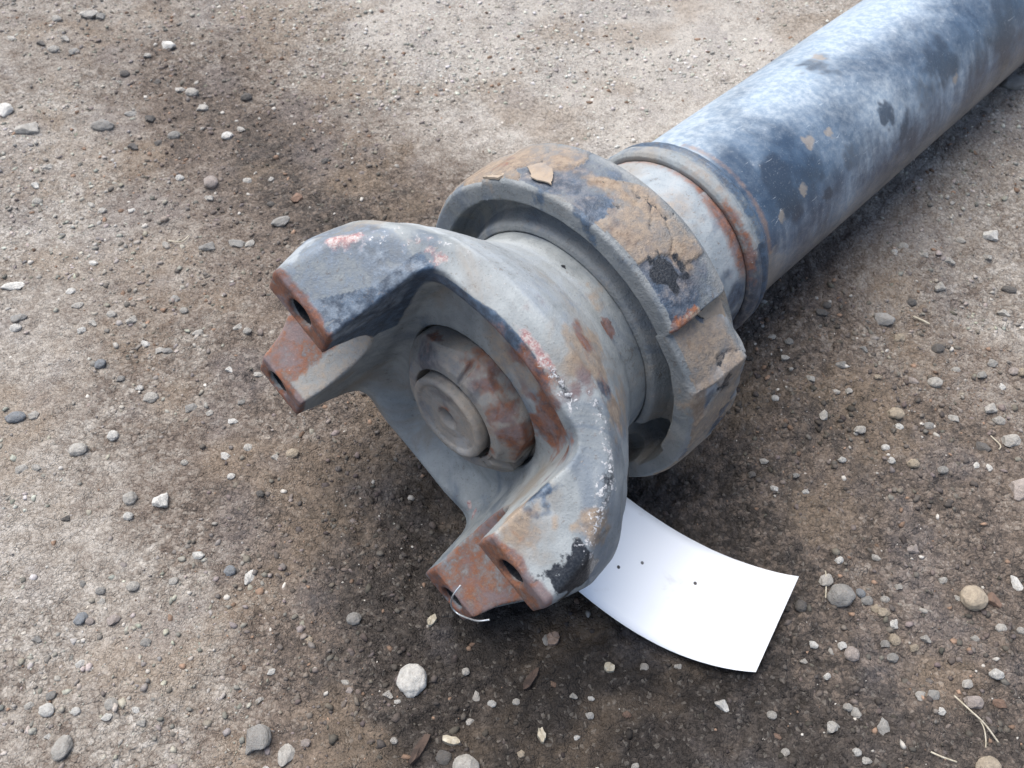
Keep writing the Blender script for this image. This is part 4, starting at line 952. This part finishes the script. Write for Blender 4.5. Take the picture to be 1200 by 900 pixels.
('pebble', -0.1048, 0.1106, 0.0037, 0.0031, 'w', 'round', 153, 'tiny white pebble, rightmost of five in the bottom left corner', 'tiny pebbles scattered on the dirt'),
('pebble', -0.0894, 0.1217, 0.0047, 0.0039, 'k', 'round', 154, 'single tiny pinkish pebble in the bottom left corner', 'tiny pebbles scattered on the dirt'),
('pebble', -0.1131, 0.141, 0.0038, 0.0032, 'p', 'angular', 155, 'tiny pale grey pebble, third from left of four near the lower left edge', 'tiny pebbles scattered on the dirt'),
('pebble', -0.0947, 0.1687, 0.0044, 0.0037, 't', 'angular', 156, 'single tiny tan pebble near the lower left edge', 'tiny pebbles scattered on the dirt'),
('pebble', -0.1094, 0.1526, 0.0039, 0.0032, 'w', 'angular', 157, 'tiny white pebble, rightmost of three near the lower left edge', 'tiny pebbles scattered on the dirt'),
('pebble', -0.2083, 0.1964, 0.0043, 0.0036, 'g', 'angular', 158, 'tiny mid grey pebble, leftmost of two in the lower left', 'tiny pebbles scattered on the dirt'),
('pebble', -0.2268, 0.2318, 0.0045, 0.0038, 'd', 'angular', 159, 'single tiny dark pebble in the lower left', 'tiny pebbles scattered on the dirt'),
('pebble', -0.056, 0.1435, 0.0051, 0.0043, 'p', 'angular', 160, 'tiny pale grey pebble, leftmost of nine in front of the fork', 'tiny pebbles scattered on the dirt'),
('pebble', -0.0515, 0.1399, 0.0037, 0.0031, 'w', 'angular', 161, 'tiny white pebble, leftmost of four in front of the fork', 'tiny pebbles scattered on the dirt'),
('pebble', -0.0757, 0.1487, 0.0043, 0.0036, 'p', 'angular', 162, 'tiny pale grey pebble, rightmost of four near the lower left edge', 'tiny pebbles scattered on the dirt'),
('pebble', -0.0733, 0.1452, 0.0038, 0.0032, 'k', 'round', 163, 'tiny pinkish pebble, rightmost of two near the lower left edge', 'tiny pebbles scattered on the dirt'),
('pebble', -0.0187, 0.1323, 0.0041, 0.0035, 'p', 'angular', 164, 'tiny pale grey pebble, third from left of nine in front of the fork', 'tiny pebbles scattered on the dirt'),
('pebble', -0.0091, 0.1394, 0.0042, 0.0035, 'w', 'round', 165, 'tiny white pebble, second from left of four in front of the fork', 'tiny pebbles scattered on the dirt'),
('pebble', -0.019, 0.1684, 0.0038, 0.0032, 'r', 'angular', 166, 'tiny reddish brown pebble, leftmost of three in front of the fork', 'tiny pebbles scattered on the dirt'),
('pebble', 0.0192, 0.1487, 0.0042, 0.0035, 'r', 'angular', 167, 'tiny reddish brown pebble, second from left of three in front of the fork', 'tiny pebbles scattered on the dirt'),
('pebble', 0.0019, 0.1403, 0.0037, 0.0031, 'p', 'round', 168, 'tiny pale grey pebble, fourth from left of nine in front of the fork', 'tiny pebbles scattered on the dirt'),
('pebble', 0.0274, 0.1432, 0.0042, 0.0035, 'p', 'angular', 169, 'tiny pale grey pebble, fifth from left of nine in front of the fork', 'tiny pebbles scattered on the dirt'),
('pebble', 0.0342, 0.1345, 0.0046, 0.0039, 'p', 'angular', 170, 'tiny pale grey pebble, sixth from left of nine in front of the fork', 'tiny pebbles scattered on the dirt'),
('pebble', 0.0358, 0.1426, 0.0033, 0.0027, 'w', 'angular', 171, 'tiny white pebble, rightmost of four in front of the fork', 'tiny pebbles scattered on the dirt'),
('pebble', 0.0611, 0.1577, 0.0047, 0.004, 'p', 'angular', 172, 'tiny pale grey pebble, eighth from left of nine in front of the fork', 'tiny pebbles scattered on the dirt'),
('pebble', 0.0285, 0.1251, 0.0032, 0.0027, 'w', 'angular', 173, 'tiny white pebble, third from left of four in front of the fork', 'tiny pebbles scattered on the dirt'),
('pebble', 0.004, 0.1175, 0.0041, 0.0034, 't', 'angular', 174, 'single tiny tan pebble in front of the fork', 'tiny pebbles scattered on the dirt'),
('pebble', 0.0529, 0.1127, 0.0037, 0.0031, 'p', 'angular', 175, 'tiny pale grey pebble, seventh from left of nine in front of the fork', 'tiny pebbles scattered on the dirt'),
('pebble', -0.0512, 0.1226, 0.0037, 0.0031, 'p', 'round', 176, 'tiny pale grey pebble, second from left of nine in front of the fork', 'tiny pebbles scattered on the dirt'),
('pebble', 0.0761, 0.1558, 0.0038, 0.0032, 'p', 'angular', 177, 'tiny pale grey pebble, rightmost of nine in front of the fork', 'tiny pebbles scattered on the dirt'),
('pebble', 0.0512, 0.1353, 0.0042, 0.0035, 'r', 'round', 178, 'tiny reddish brown pebble, rightmost of three in front of the fork', 'tiny pebbles scattered on the dirt'),
('pebble', 0.1606, 0.2077, 0.0047, 0.004, 'w', 'angular', 179, 'single tiny white pebble right of the card', 'tiny pebbles scattered on the dirt'),
('pebble', 0.1802, 0.2105, 0.0048, 0.004, 'p', 'angular', 180, 'tiny pale grey pebble, leftmost of five right of the card', 'tiny pebbles scattered on the dirt'),
('pebble', 0.1875, 0.1955, 0.0042, 0.0036, 'p', 'angular', 181, 'tiny pale grey pebble, third from left of five right of the card', 'tiny pebbles scattered on the dirt'),
('pebble', 0.1769, 0.182, 0.0067, 0.0057, 't', 'angular', 182, 'tiny tan pebble, second from left of three right of the card corner', 'tiny pebbles scattered on the dirt'),
('pebble', 0.1743, 0.1843, 0.0057, 0.0048, 't', 'angular', 183, 'tiny tan pebble, leftmost of three right of the card corner', 'tiny pebbles scattered on the dirt'),
('pebble', 0.1705, 0.1886, 0.0062, 0.0052, 'g', 'round', 184, 'single tiny mid grey pebble right of the card', 'tiny pebbles scattered on the dirt'),
('pebble', 0.1796, 0.1892, 0.0047, 0.004, 'p', 'round', 185, 'tiny pale grey pebble, second from left of five right of the card', 'tiny pebbles scattered on the dirt'),
('pebble', 0.1983, 0.2136, 0.0065, 0.0055, 'k', 'angular', 186, 'single tiny pinkish pebble right of the card', 'tiny pebbles scattered on the dirt'),
('pebble', 0.1925, 0.1687, 0.0052, 0.0044, 'p', 'angular', 187, 'tiny pale grey pebble, second from left of five right of the card corner', 'tiny pebbles scattered on the dirt'),
('pebble', 0.1865, 0.1646, 0.0051, 0.0043, 't', 'angular', 188, 'tiny tan pebble, rightmost of three right of the card corner', 'tiny pebbles scattered on the dirt'),
('pebble', 0.176, 0.1604, 0.0056, 0.0047, 'g', 'round', 189, 'tiny mid grey pebble, rightmost of two right of the card corner', 'tiny pebbles scattered on the dirt'),
('pebble', 0.1738, 0.167, 0.0051, 0.0043, 'g', 'angular', 190, 'tiny mid grey pebble, leftmost of two right of the card corner', 'tiny pebbles scattered on the dirt'),
('pebble', 0.1829, 0.1423, 0.0061, 0.0051, 'p', 'angular', 191, 'tiny pale grey pebble, fifth from left of six in the bottom right corner', 'tiny pebbles scattered on the dirt'),
('pebble', 0.1898, 0.1349, 0.0045, 0.0038, 'w', 'angular', 192, 'tiny white pebble, rightmost of three in the bottom right corner', 'tiny pebbles scattered on the dirt'),
('pebble', 0.2055, 0.1474, 0.0052, 0.0043, 'p', 'angular', 193, 'tiny pale grey pebble, rightmost of six in the bottom right corner', 'tiny pebbles scattered on the dirt'),
('pebble', 0.2133, 0.1884, 0.0043, 0.0036, 'p', 'angular', 194, 'tiny pale grey pebble, rightmost of five right of the card', 'tiny pebbles scattered on the dirt'),
('pebble', 0.2289, 0.1733, 0.0054, 0.0045, 'p', 'round', 195, 'tiny pale grey pebble, fourth from left of five right of the card corner', 'tiny pebbles scattered on the dirt'),
('pebble', 0.1351, 0.1593, 0.0044, 0.0037, 'p', 'angular', 196, 'tiny pale grey pebble, leftmost of five right of the card corner', 'tiny pebbles scattered on the dirt'),
('pebble', 0.1435, 0.1514, 0.0039, 0.0033, 'w', 'angular', 197, 'tiny white pebble, leftmost of three in the bottom right corner', 'tiny pebbles scattered on the dirt'),
('pebble', 0.1499, 0.1376, 0.0044, 0.0037, 'p', 'round', 198, 'tiny pale grey pebble, third from left of six in the bottom right corner', 'tiny pebbles scattered on the dirt'),
('pebble', 0.1153, 0.1341, 0.0048, 0.004, 'p', 'round', 199, 'tiny pale grey pebble, leftmost of six in the bottom right corner', 'tiny pebbles scattered on the dirt'),
('pebble', 0.1524, 0.1147, 0.0048, 0.0041, 'p', 'angular', 200, 'tiny pale grey pebble, fourth from left of six in the bottom right corner', 'tiny pebbles scattered on the dirt'),
('pebble', 0.1489, 0.1182, 0.0043, 0.0037, 'w', 'round', 201, 'tiny white pebble, second from left of three in the bottom right corner', 'tiny pebbles scattered on the dirt'),
('pebble', 0.1882, 0.1423, 0.0061, 0.0051, 'g', 'angular', 202, 'single tiny mid grey pebble in the bottom right corner', 'tiny pebbles scattered on the dirt'),
('pebble', 0.2179, 0.1388, 0.0068, 0.0057, 'r', 'angular', 203, 'tiny reddish brown pebble, rightmost of two in the bottom right corner', 'tiny pebbles scattered on the dirt'),
('pebble', 0.238, 0.1721, 0.0043, 0.0037, 'p', 'round', 204, 'tiny pale grey pebble, rightmost of five right of the card corner', 'tiny pebbles scattered on the dirt'),
('pebble', 0.2159, 0.1688, 0.0042, 0.0036, 'p', 'round', 205, 'tiny pale grey pebble, third from left of five right of the card corner', 'tiny pebbles scattered on the dirt'),
('pebble', 0.2091, 0.1977, 0.0048, 0.0041, 'p', 'angular', 206, 'tiny pale grey pebble, fourth from left of five right of the card', 'tiny pebbles scattered on the dirt'),
('pebble', 0.1162, 0.1251, 0.0038, 0.0032, 'r', 'angular', 207, 'tiny reddish brown pebble, leftmost of two in the bottom right corner', 'tiny pebbles scattered on the dirt'),
('pebble', 0.1182, 0.1182, 0.0043, 0.0036, 'p', 'round', 208, 'tiny pale grey pebble, second from left of six in the bottom right corner', 'tiny pebbles scattered on the dirt'),
('pebble', 0.1542, 0.3284, 0.0053, 0.0045, 'p', 'angular', 209, 'tiny pale grey pebble, leftmost of nine below and right of the collar', 'tiny pebbles scattered on the dirt'),
('pebble', 0.159, 0.3406, 0.006, 0.0051, 'g', 'angular', 210, 'tiny mid grey pebble, leftmost of three right of the collar', 'tiny pebbles scattered on the dirt'),
('pebble', 0.1489, 0.3428, 0.0048, 0.004, 'p', 'angular', 211, 'tiny pale grey pebble, leftmost of two right of the collar', 'tiny pebbles scattered on the dirt'),
('pebble', 0.1674, 0.3158, 0.0059, 0.0049, 'p', 'angular', 212, 'tiny pale grey pebble, second from left of nine below and right of the collar', 'tiny pebbles scattered on the dirt'),
('pebble', 0.1867, 0.3264, 0.0066, 0.0056, 'g', 'angular', 213, 'tiny mid grey pebble, leftmost of three below and right of the collar', 'tiny pebbles scattered on the dirt'),
('pebble', 0.2016, 0.3375, 0.0055, 0.0046, 'g', 'angular', 214, 'tiny mid grey pebble, second from left of three right of the collar', 'tiny pebbles scattered on the dirt'),
('pebble', 0.225, 0.3471, 0.0075, 0.0064, 't', 'angular', 215, 'single tiny tan pebble right of the collar', 'tiny pebbles scattered on the dirt'),
('pebble', 0.2256, 0.3164, 0.0061, 0.0051, 'k', 'angular', 216, 'tiny pinkish pebble, leftmost of two below and right of the collar', 'tiny pebbles scattered on the dirt'),
('pebble', 0.2381, 0.3161, 0.0086, 0.0072, 'p', 'round', 217, 'tiny pale grey pebble, fifth from left of nine below and right of the collar', 'tiny pebbles scattered on the dirt'),
('pebble', 0.2534, 0.3265, 0.0057, 0.0048, 'p', 'round', 218, 'tiny pale grey pebble, seventh from left of nine below and right of the collar', 'tiny pebbles scattered on the dirt'),
('pebble', 0.2761, 0.3315, 0.0071, 0.006, 'g', 'angular', 219, 'tiny mid grey pebble, rightmost of three right of the collar', 'tiny pebbles scattered on the dirt'),
('pebble', 0.2666, 0.3221, 0.0057, 0.0048, 'g', 'angular', 220, 'tiny mid grey pebble, rightmost of three below and right of the collar', 'tiny pebbles scattered on the dirt'),
('pebble', 0.3004, 0.4158, 0.0064, 0.0054, 'p', 'angular', 221, 'tiny pale grey pebble, rightmost of five right beneath the tube', 'tiny pebbles scattered on the dirt'),
('pebble', 0.2606, 0.3875, 0.0081, 0.0068, 'p', 'angular', 222, 'tiny pale grey pebble, rightmost of two right of the collar', 'tiny pebbles scattered on the dirt'),
('pebble', 0.2401, 0.3761, 0.0072, 0.0061, 'd', 'round', 223, 'tiny dark pebble, rightmost of two right of the collar', 'tiny pebbles scattered on the dirt'),
('pebble', 0.1855, 0.3664, 0.0056, 0.0047, 'd', 'round', 224, 'tiny dark pebble, leftmost of two right of the collar', 'tiny pebbles scattered on the dirt'),
('pebble', 0.1796, 0.3079, 0.0053, 0.0044, 'p', 'angular', 225, 'tiny pale grey pebble, third from left of nine below and right of the collar', 'tiny pebbles scattered on the dirt'),
('pebble', 0.187, 0.3086, 0.0047, 0.004, 'p', 'angular', 226, 'tiny pale grey pebble, fourth from left of nine below and right of the collar', 'tiny pebbles scattered on the dirt'),
('pebble', 0.205, 0.3172, 0.0048, 0.004, 't', 'angular', 227, 'tiny tan pebble, leftmost of two below and right of the collar', 'tiny pebbles scattered on the dirt'),
('pebble', 0.2103, 0.2867, 0.0053, 0.0044, 'w', 'round', 228, 'tiny white pebble, second from left of three below and right of the collar', 'tiny pebbles scattered on the dirt'),
('pebble', 0.2276, 0.2884, 0.0059, 0.005, 'g', 'round', 229, 'tiny mid grey pebble, second from left of three below and right of the collar', 'tiny pebbles scattered on the dirt'),
('pebble', 0.2415, 0.2912, 0.0066, 0.0056, 'p', 'angular', 230, 'tiny pale grey pebble, sixth from left of nine below and right of the collar', 'tiny pebbles scattered on the dirt'),
('pebble', 0.2651, 0.2998, 0.008, 0.0068, 'p', 'angular', 231, 'tiny pale grey pebble, eighth from left of nine below and right of the collar', 'tiny pebbles scattered on the dirt'),
('pebble', 0.2679, 0.2928, 0.0074, 0.0062, 'p', 'round', 232, 'tiny pale grey pebble, rightmost of nine below and right of the collar', 'tiny pebbles scattered on the dirt'),
('stone', 0.2682, 0.2775, 0.0109, 0.0092, 'p', 'angular', 233, 'tiny pale grey pebble, rightmost of two right above the card', 'tiny pebbles scattered on the dirt'),
('pebble', 0.2523, 0.2739, 0.0084, 0.007, 'd', 'angular', 234, 'tiny dark pebble, rightmost of two right above the card', 'tiny pebbles scattered on the dirt'),
('pebble', 0.2256, 0.2584, 0.0058, 0.0048, 'g', 'round', 235, 'tiny mid grey pebble, rightmost of two right above the card', 'tiny pebbles scattered on the dirt'),
('pebble', 0.2109, 0.262, 0.0068, 0.0058, 't', 'round', 236, 'single tiny tan pebble right above the card', 'tiny pebbles scattered on the dirt'),
('pebble', 0.2003, 0.2644, 0.0051, 0.0043, 'w', 'angular', 237, 'tiny white pebble, fifth from left of seven right above the card', 'tiny pebbles scattered on the dirt'),
('pebble', 0.1992, 0.2727, 0.0046, 0.0039, 'w', 'round', 238, 'tiny white pebble, fourth from left of seven right above the card', 'tiny pebbles scattered on the dirt'),
('pebble', 0.1366, 0.2485, 0.0048, 0.0041, 'w', 'angular', 239, 'tiny white pebble, leftmost of seven right above the card', 'tiny pebbles scattered on the dirt'),
('pebble', 0.1529, 0.248, 0.0043, 0.0036, 'w', 'angular', 240, 'tiny white pebble, second from left of seven right above the card', 'tiny pebbles scattered on the dirt'),
('pebble', 0.174, 0.2645, 0.0045, 0.0038, 'w', 'round', 241, 'tiny white pebble, third from left of seven right above the card', 'tiny pebbles scattered on the dirt'),
('pebble', 0.1452, 0.3032, 0.0046, 0.0038, 'w', 'round', 242, 'tiny white pebble, leftmost of three below and right of the collar', 'tiny pebbles scattered on the dirt'),
('pebble', 0.1333, 0.2649, 0.0049, 0.0041, 'p', 'angular', 243, 'tiny pale grey pebble, leftmost of two right above the card', 'tiny pebbles scattered on the dirt'),
('pebble', 0.1257, 0.2574, 0.0048, 0.0041, 'd', 'angular', 244, 'tiny dark pebble, leftmost of two right above the card', 'tiny pebbles scattered on the dirt'),
('pebble', 0.1488, 0.2564, 0.0043, 0.0037, 'g', 'angular', 245, 'tiny mid grey pebble, leftmost of two right above the card', 'tiny pebbles scattered on the dirt'),
('pebble', 0.2519, 0.2617, 0.0053, 0.0045, 'w', 'angular', 246, 'tiny white pebble, rightmost of seven right above the card', 'tiny pebbles scattered on the dirt'),
('pebble', 0.2457, 0.2634, 0.0047, 0.004, 'w', 'angular', 247, 'tiny white pebble, sixth from left of seven right above the card', 'tiny pebbles scattered on the dirt'),
('pebble', 0.2459, 0.4211, 0.0076, 0.0064, 'p', 'round', 248, 'tiny pale grey pebble, leftmost of five right beneath the tube', 'tiny pebbles scattered on the dirt'),
('pebble', 0.2582, 0.4142, 0.0062, 0.0052, 'p', 'angular', 249, 'tiny pale grey pebble, second from left of five right beneath the tube', 'tiny pebbles scattered on the dirt'),
('pebble', 0.2731, 0.4116, 0.0083, 0.007, 'p', 'angular', 250, 'tiny pale grey pebble, third from left of five right beneath the tube', 'tiny pebbles scattered on the dirt'),
('pebble', 0.2389, 0.4151, 0.0055, 0.0046, 'w', 'angular', 251, 'single tiny white pebble right beneath the tube', 'tiny pebbles scattered on the dirt'),
('pebble', 0.2869, 0.43, 0.0064, 0.0054, 'p', 'angular', 252, 'tiny pale grey pebble, fourth from left of five right beneath the tube', 'tiny pebbles scattered on the dirt'),
('pebble', 0.2865, 0.3258, 0.0064, 0.0054, 'k', 'round', 253, 'tiny pinkish pebble, rightmost of two below and right of the collar', 'tiny pebbles scattered on the dirt'),
('pebble', 0.2909, 0.3245, 0.0071, 0.006, 't', 'round', 254, 'tiny tan pebble, rightmost of two below and right of the collar', 'tiny pebbles scattered on the dirt'),
('pebble', 0.2765, 0.3153, 0.0057, 0.0048, 'w', 'angular', 255, 'tiny white pebble, rightmost of three below and right of the collar', 'tiny pebbles scattered on the dirt')]
for (nm, x, y, wx, wy, tint, kind, i, label, group) in STONES:
    stone(nm, x, y, wx, wy, tint, kind, i, random.uniform(-0.35, 0.35), 0.28 if group is None else 0.38, label, group or 'stones lying loose on the dirt')


# ------------------------------------------------------------------ loose grit over the ground: beyond counting
def scatter_grit(n, lo, hi, seed):
    r = np.random.default_rng(seed)
    x = r.uniform(-0.47, 0.49, n * 3); y = r.uniform(0.09, 0.80, n * 3)
    dens = fbm(x * 14, y * 14, 0, 3, 55)
    keep = r.random(n * 3) < 0.12 + 0.88 * sstep(0.38, 0.68, dens)
    x, y = x[keep][:n], y[keep][:n]; n = len(x)
    size = lo + (hi - lo) * r.random(n) ** 5
    z = ground_h(x, y)
    nv = len(IV1)
    J = 1 + 0.8 * (r.random((n, nv, 1)) - 0.5)
    Vv = IV1[None] * J
    ang = r.random(n) * 6.283; ca, sa = np.cos(ang), np.sin(ang)
    sc = np.stack([r.uniform(0.75, 1.3, n), r.uniform(0.6, 1.0, n), r.uniform(0.45, 0.8, n)], 1)
    Vv = Vv * sc[:, None] * (size / 2)[:, None, None]
    X = Vv[..., 0] * ca[:, None] - Vv[..., 1] * sa[:, None] + x[:, None]
    Y = Vv[..., 0] * sa[:, None] + Vv[..., 1] * ca[:, None] + y[:, None]
    Zz = Vv[..., 2] + (z + 0.04 * size)[:, None]
    V = np.stack([X, Y, Zz], -1).reshape(-1, 3)
    F = (IF1[None] + (np.arange(n) * nv)[:, None, None]).reshape(-1, 3)
    wv = np.clip(wetness(x, y) + 0.5 * (fbm(x * 42, y * 42, 0, 3, 202) - 0.5), 0, 1)
    soil = np.stack([np.interp(wv, [0, 0.25, 0.5, 0.75, 1], q) for q in ((0.40, 0.26, 0.14, 0.07, 0.033), (0.38, 0.24, 0.12, 0.06, 0.028), (0.345, 0.21, 0.105, 0.052, 0.025))], 1)
    c = soil * r.uniform(0.55, 1.7, (n, 1)) * (1 + 0.12 * (r.random((n, 3)) - 0.5))
    pale = r.random(n) < 0.055
    c[pale] = (np.array([[0.46, 0.43, 0.385]]) * r.uniform(0.6, 1.25, (n, 1)))[pale]
    warm = r.random(n) < 0.06
    c[warm] = (np.array([[0.25, 0.165, 0.115]]) * r.uniform(0.5, 1.3, (n, 1)))[warm]
    c = np.clip(c, 0.015, 0.62)
    return V, F, np.repeat(c, nv, 0)
V1, F1, C1 = scatter_grit(40000, 0.0008, 0.0044, 3)
grit = mesh_obj('grit', V1, F1, M_GRIT, None, {'tint': C1}, smooth=False)
grit['kind'] = 'stuff'
tag(grit, 'fine loose grit and crumbs of soil scattered over the dirt', 'grit')
STRAWS = [([[0.1976, 0.1419, 0.004], [0.2008, 0.1344, 0.006], [0.206, 0.1286, 0.005], [0.2111, 0.1216, 0.002]], 0.0007, 'long pale straw stem lying by a pink stone, lower right'), ([[0.203, 0.1329, 0.005], [0.2051, 0.1282, 0.005], [0.2051, 0.1234, 0.003], [0.2042, 0.1194, 0.002]], 0.0005, 'short straw branching off the long pale stem'), ([[0.179, 0.117, 0.003], [0.1826, 0.1146, 0.004], [0.1886, 0.1128, 0.003]], 0.0007, 'short curved straw near the bottom right corner'), ([[-0.2234, 0.437, 0.003], [-0.2142, 0.4343, 0.004], [-0.2105, 0.4411, 0.003]], 0.0007, 'curled pale straw in the upper left dirt'), ([[0.2381, 0.3641, 0.003], [0.2431, 0.3599, 0.003], [0.246, 0.3579, 0.003]], 0.0011, 'pale wood splinter right of the grey angular stone'), ([[0.1531, 0.2027, 0.003], [0.1525, 0.1982, 0.003], [0.1504, 0.1888, 0.003]], 0.0006, 'upright straw beside the dark grey oval pebble'), ([[0.2584, 0.2809, 0.003], [0.2605, 0.2736, 0.003], [0.2587, 0.2709, 0.003]], 0.0006, 'straw shred near the right edge above the stones')]
CHIPS = [([0.0085, 0.1507, 0.0], 0.0038, 0.014, -0.6, 'bark', 'dark bark sliver on the soil below the fork'), ([-0.0397, 0.119, 0.0], 0.0045, 0.015, -0.5, 'bark', 'reddish bark sliver left of the bottom edge stone'), ([0.0195, 0.1709, -0.0], 0.006, 0.0075, 0.2, 'leaf', 'crumpled pinkish leaf scrap by the small grey pebble'), ([-0.0266, 0.1229, 0.0], 0.0085, 0.0038, -0.2, 'straw', 'pale wood shaving above the bottom edge stone'), ([0.013, 0.1254, 0.0], 0.0035, 0.007, 0.2, 'straw', 'white seed husk on the dark soil below the card'), ([0.0448, 0.1562, 0.0], 0.005, 0.005, 0.3, 'straw', 'white paper crumb on dark soil left of the card'), ([-0.0383, 0.1798, 0.0], 0.004, 0.006, -0.5, 'straw', 'pale husk just left of the wire loop')]
def tube_along(name, pts, rad, mat, seg=6, n=18):
    pts = np.array(pts, float)
    t = np.linspace(0, len(pts) - 1, n)
    d = np.concatenate([[0], np.cumsum(np.ones(len(pts) - 1))])
    # smooth the polyline with Catmull-Rom weights
    def cr(u):
        i = int(min(max(math.floor(u), 0), len(pts) - 2)); f_ = u - i
        p0, p1, p2, p3 = pts[max(i - 1, 0)], pts[i], pts[i + 1], pts[min(i + 2, len(pts) - 1)]
        return 0.5 * (2 * p1 + (p2 - p0) * f_ + (2 * p0 - 5 * p1 + 4 * p2 - p3) * f_ ** 2 + (3 * p1 - p0 - 3 * p2 + p3) * f_ ** 3)
    C = np.array([cr(u) for u in t]); T = np.gradient(C, axis=0); T /= np.linalg.norm(T, axis=1)[:, None]
    up = np.array([0.13, 0.21, 0.97]); A = np.cross(T, up); A /= np.linalg.norm(A, axis=1)[:, None]; B = np.cross(T, A)
    V = []
    for i in range(n):
        for k in range(seg):
            a = 2 * math.pi * k / seg
            V.append(C[i] + rad * (math.cos(a) * A[i] + math.sin(a) * B[i]))
    F = [(i * seg + k, i * seg + (k + 1) % seg, (i + 1) * seg + (k + 1) % seg, (i + 1) * seg + k) for i in range(n - 1) for k in range(seg)]
    F += [tuple(range(seg))[::-1], tuple((n - 1) * seg + k for k in range(seg))]
    return mesh_obj(name, V, F, mat)
for pts, rad, label in STRAWS:
    g = np.array(pts); g[:, 2] += ground_h(g[:, 0], g[:, 1]) - 0.0015
    tag(tube_along('straw', g, rad * 0.6, M_STRAW), label, 'straw', 'straw bits on the dirt')
for (x, y, z), w, l, rot, kind, label in CHIPS:
    r = np.random.default_rng(int(abs(x) * 1e5))
    n = 12; ring = []
    for i in range(n):
        a = 2 * math.pi * i / n; q = r.uniform(0.75, 1.1)
        ring.append((w / 2 * math.cos(a) * q, l / 2 * math.sin(a) * q))
    top = [(px, py, 0.0022 + 0.0012 * r.random()) for px, py in ring]; bot = [(px * 1.03, py * 1.03, 0.0) for px, py in ring]
    V = top + bot + [(0, 0, 0.0032), (0, 0, 0)]
    F = []
    for i in range(n):
        j = (i + 1) % n
        F += [(i, j, 2 * n), (n + i, n + j, j, i), (n + j, n + i, 2 * n + 1)]
    o = mesh_obj({'bark': 'bark_chip', 'leaf': 'leaf_scrap', 'straw': 'wood_shaving'}[kind], V, F, {'bark': M_BARK, 'leaf': M_LEAF, 'straw': M_STRAW}[kind], smooth=False)
    o.location = (x, y, float(ground_h(np.array([x]), np.array([y]))[0]) - 0.0003); o.rotation_euler = (0, 0, rot)
    tag(o, label, {'bark': 'bark', 'leaf': 'leaf', 'straw': 'wood chip'}[kind])

# thin wire loop through the lower fork arm's bolt hole
def shaft_pt(s, e, t):
    return np.array(shaft.matrix_world @ Vector(loc([s, e * EY - t * EZ, e * EZ + t * EY])))
WP = [shaft_pt(*q) for q in ((-4.58, -1.20, -0.42), (-4.67, -1.23, -0.50), (-4.68, -1.30, -0.69), (-4.67, -1.39, -0.74), (-4.66, -1.47, -0.63), (-4.66, -1.53, -0.43), (-4.60, -1.58, -0.34))]
tag(tube_along('wire', WP, 0.00042, M_WIRE, 8, 40), 'thin bare wire loop hanging at the lower rusty fork arm', 'wire')
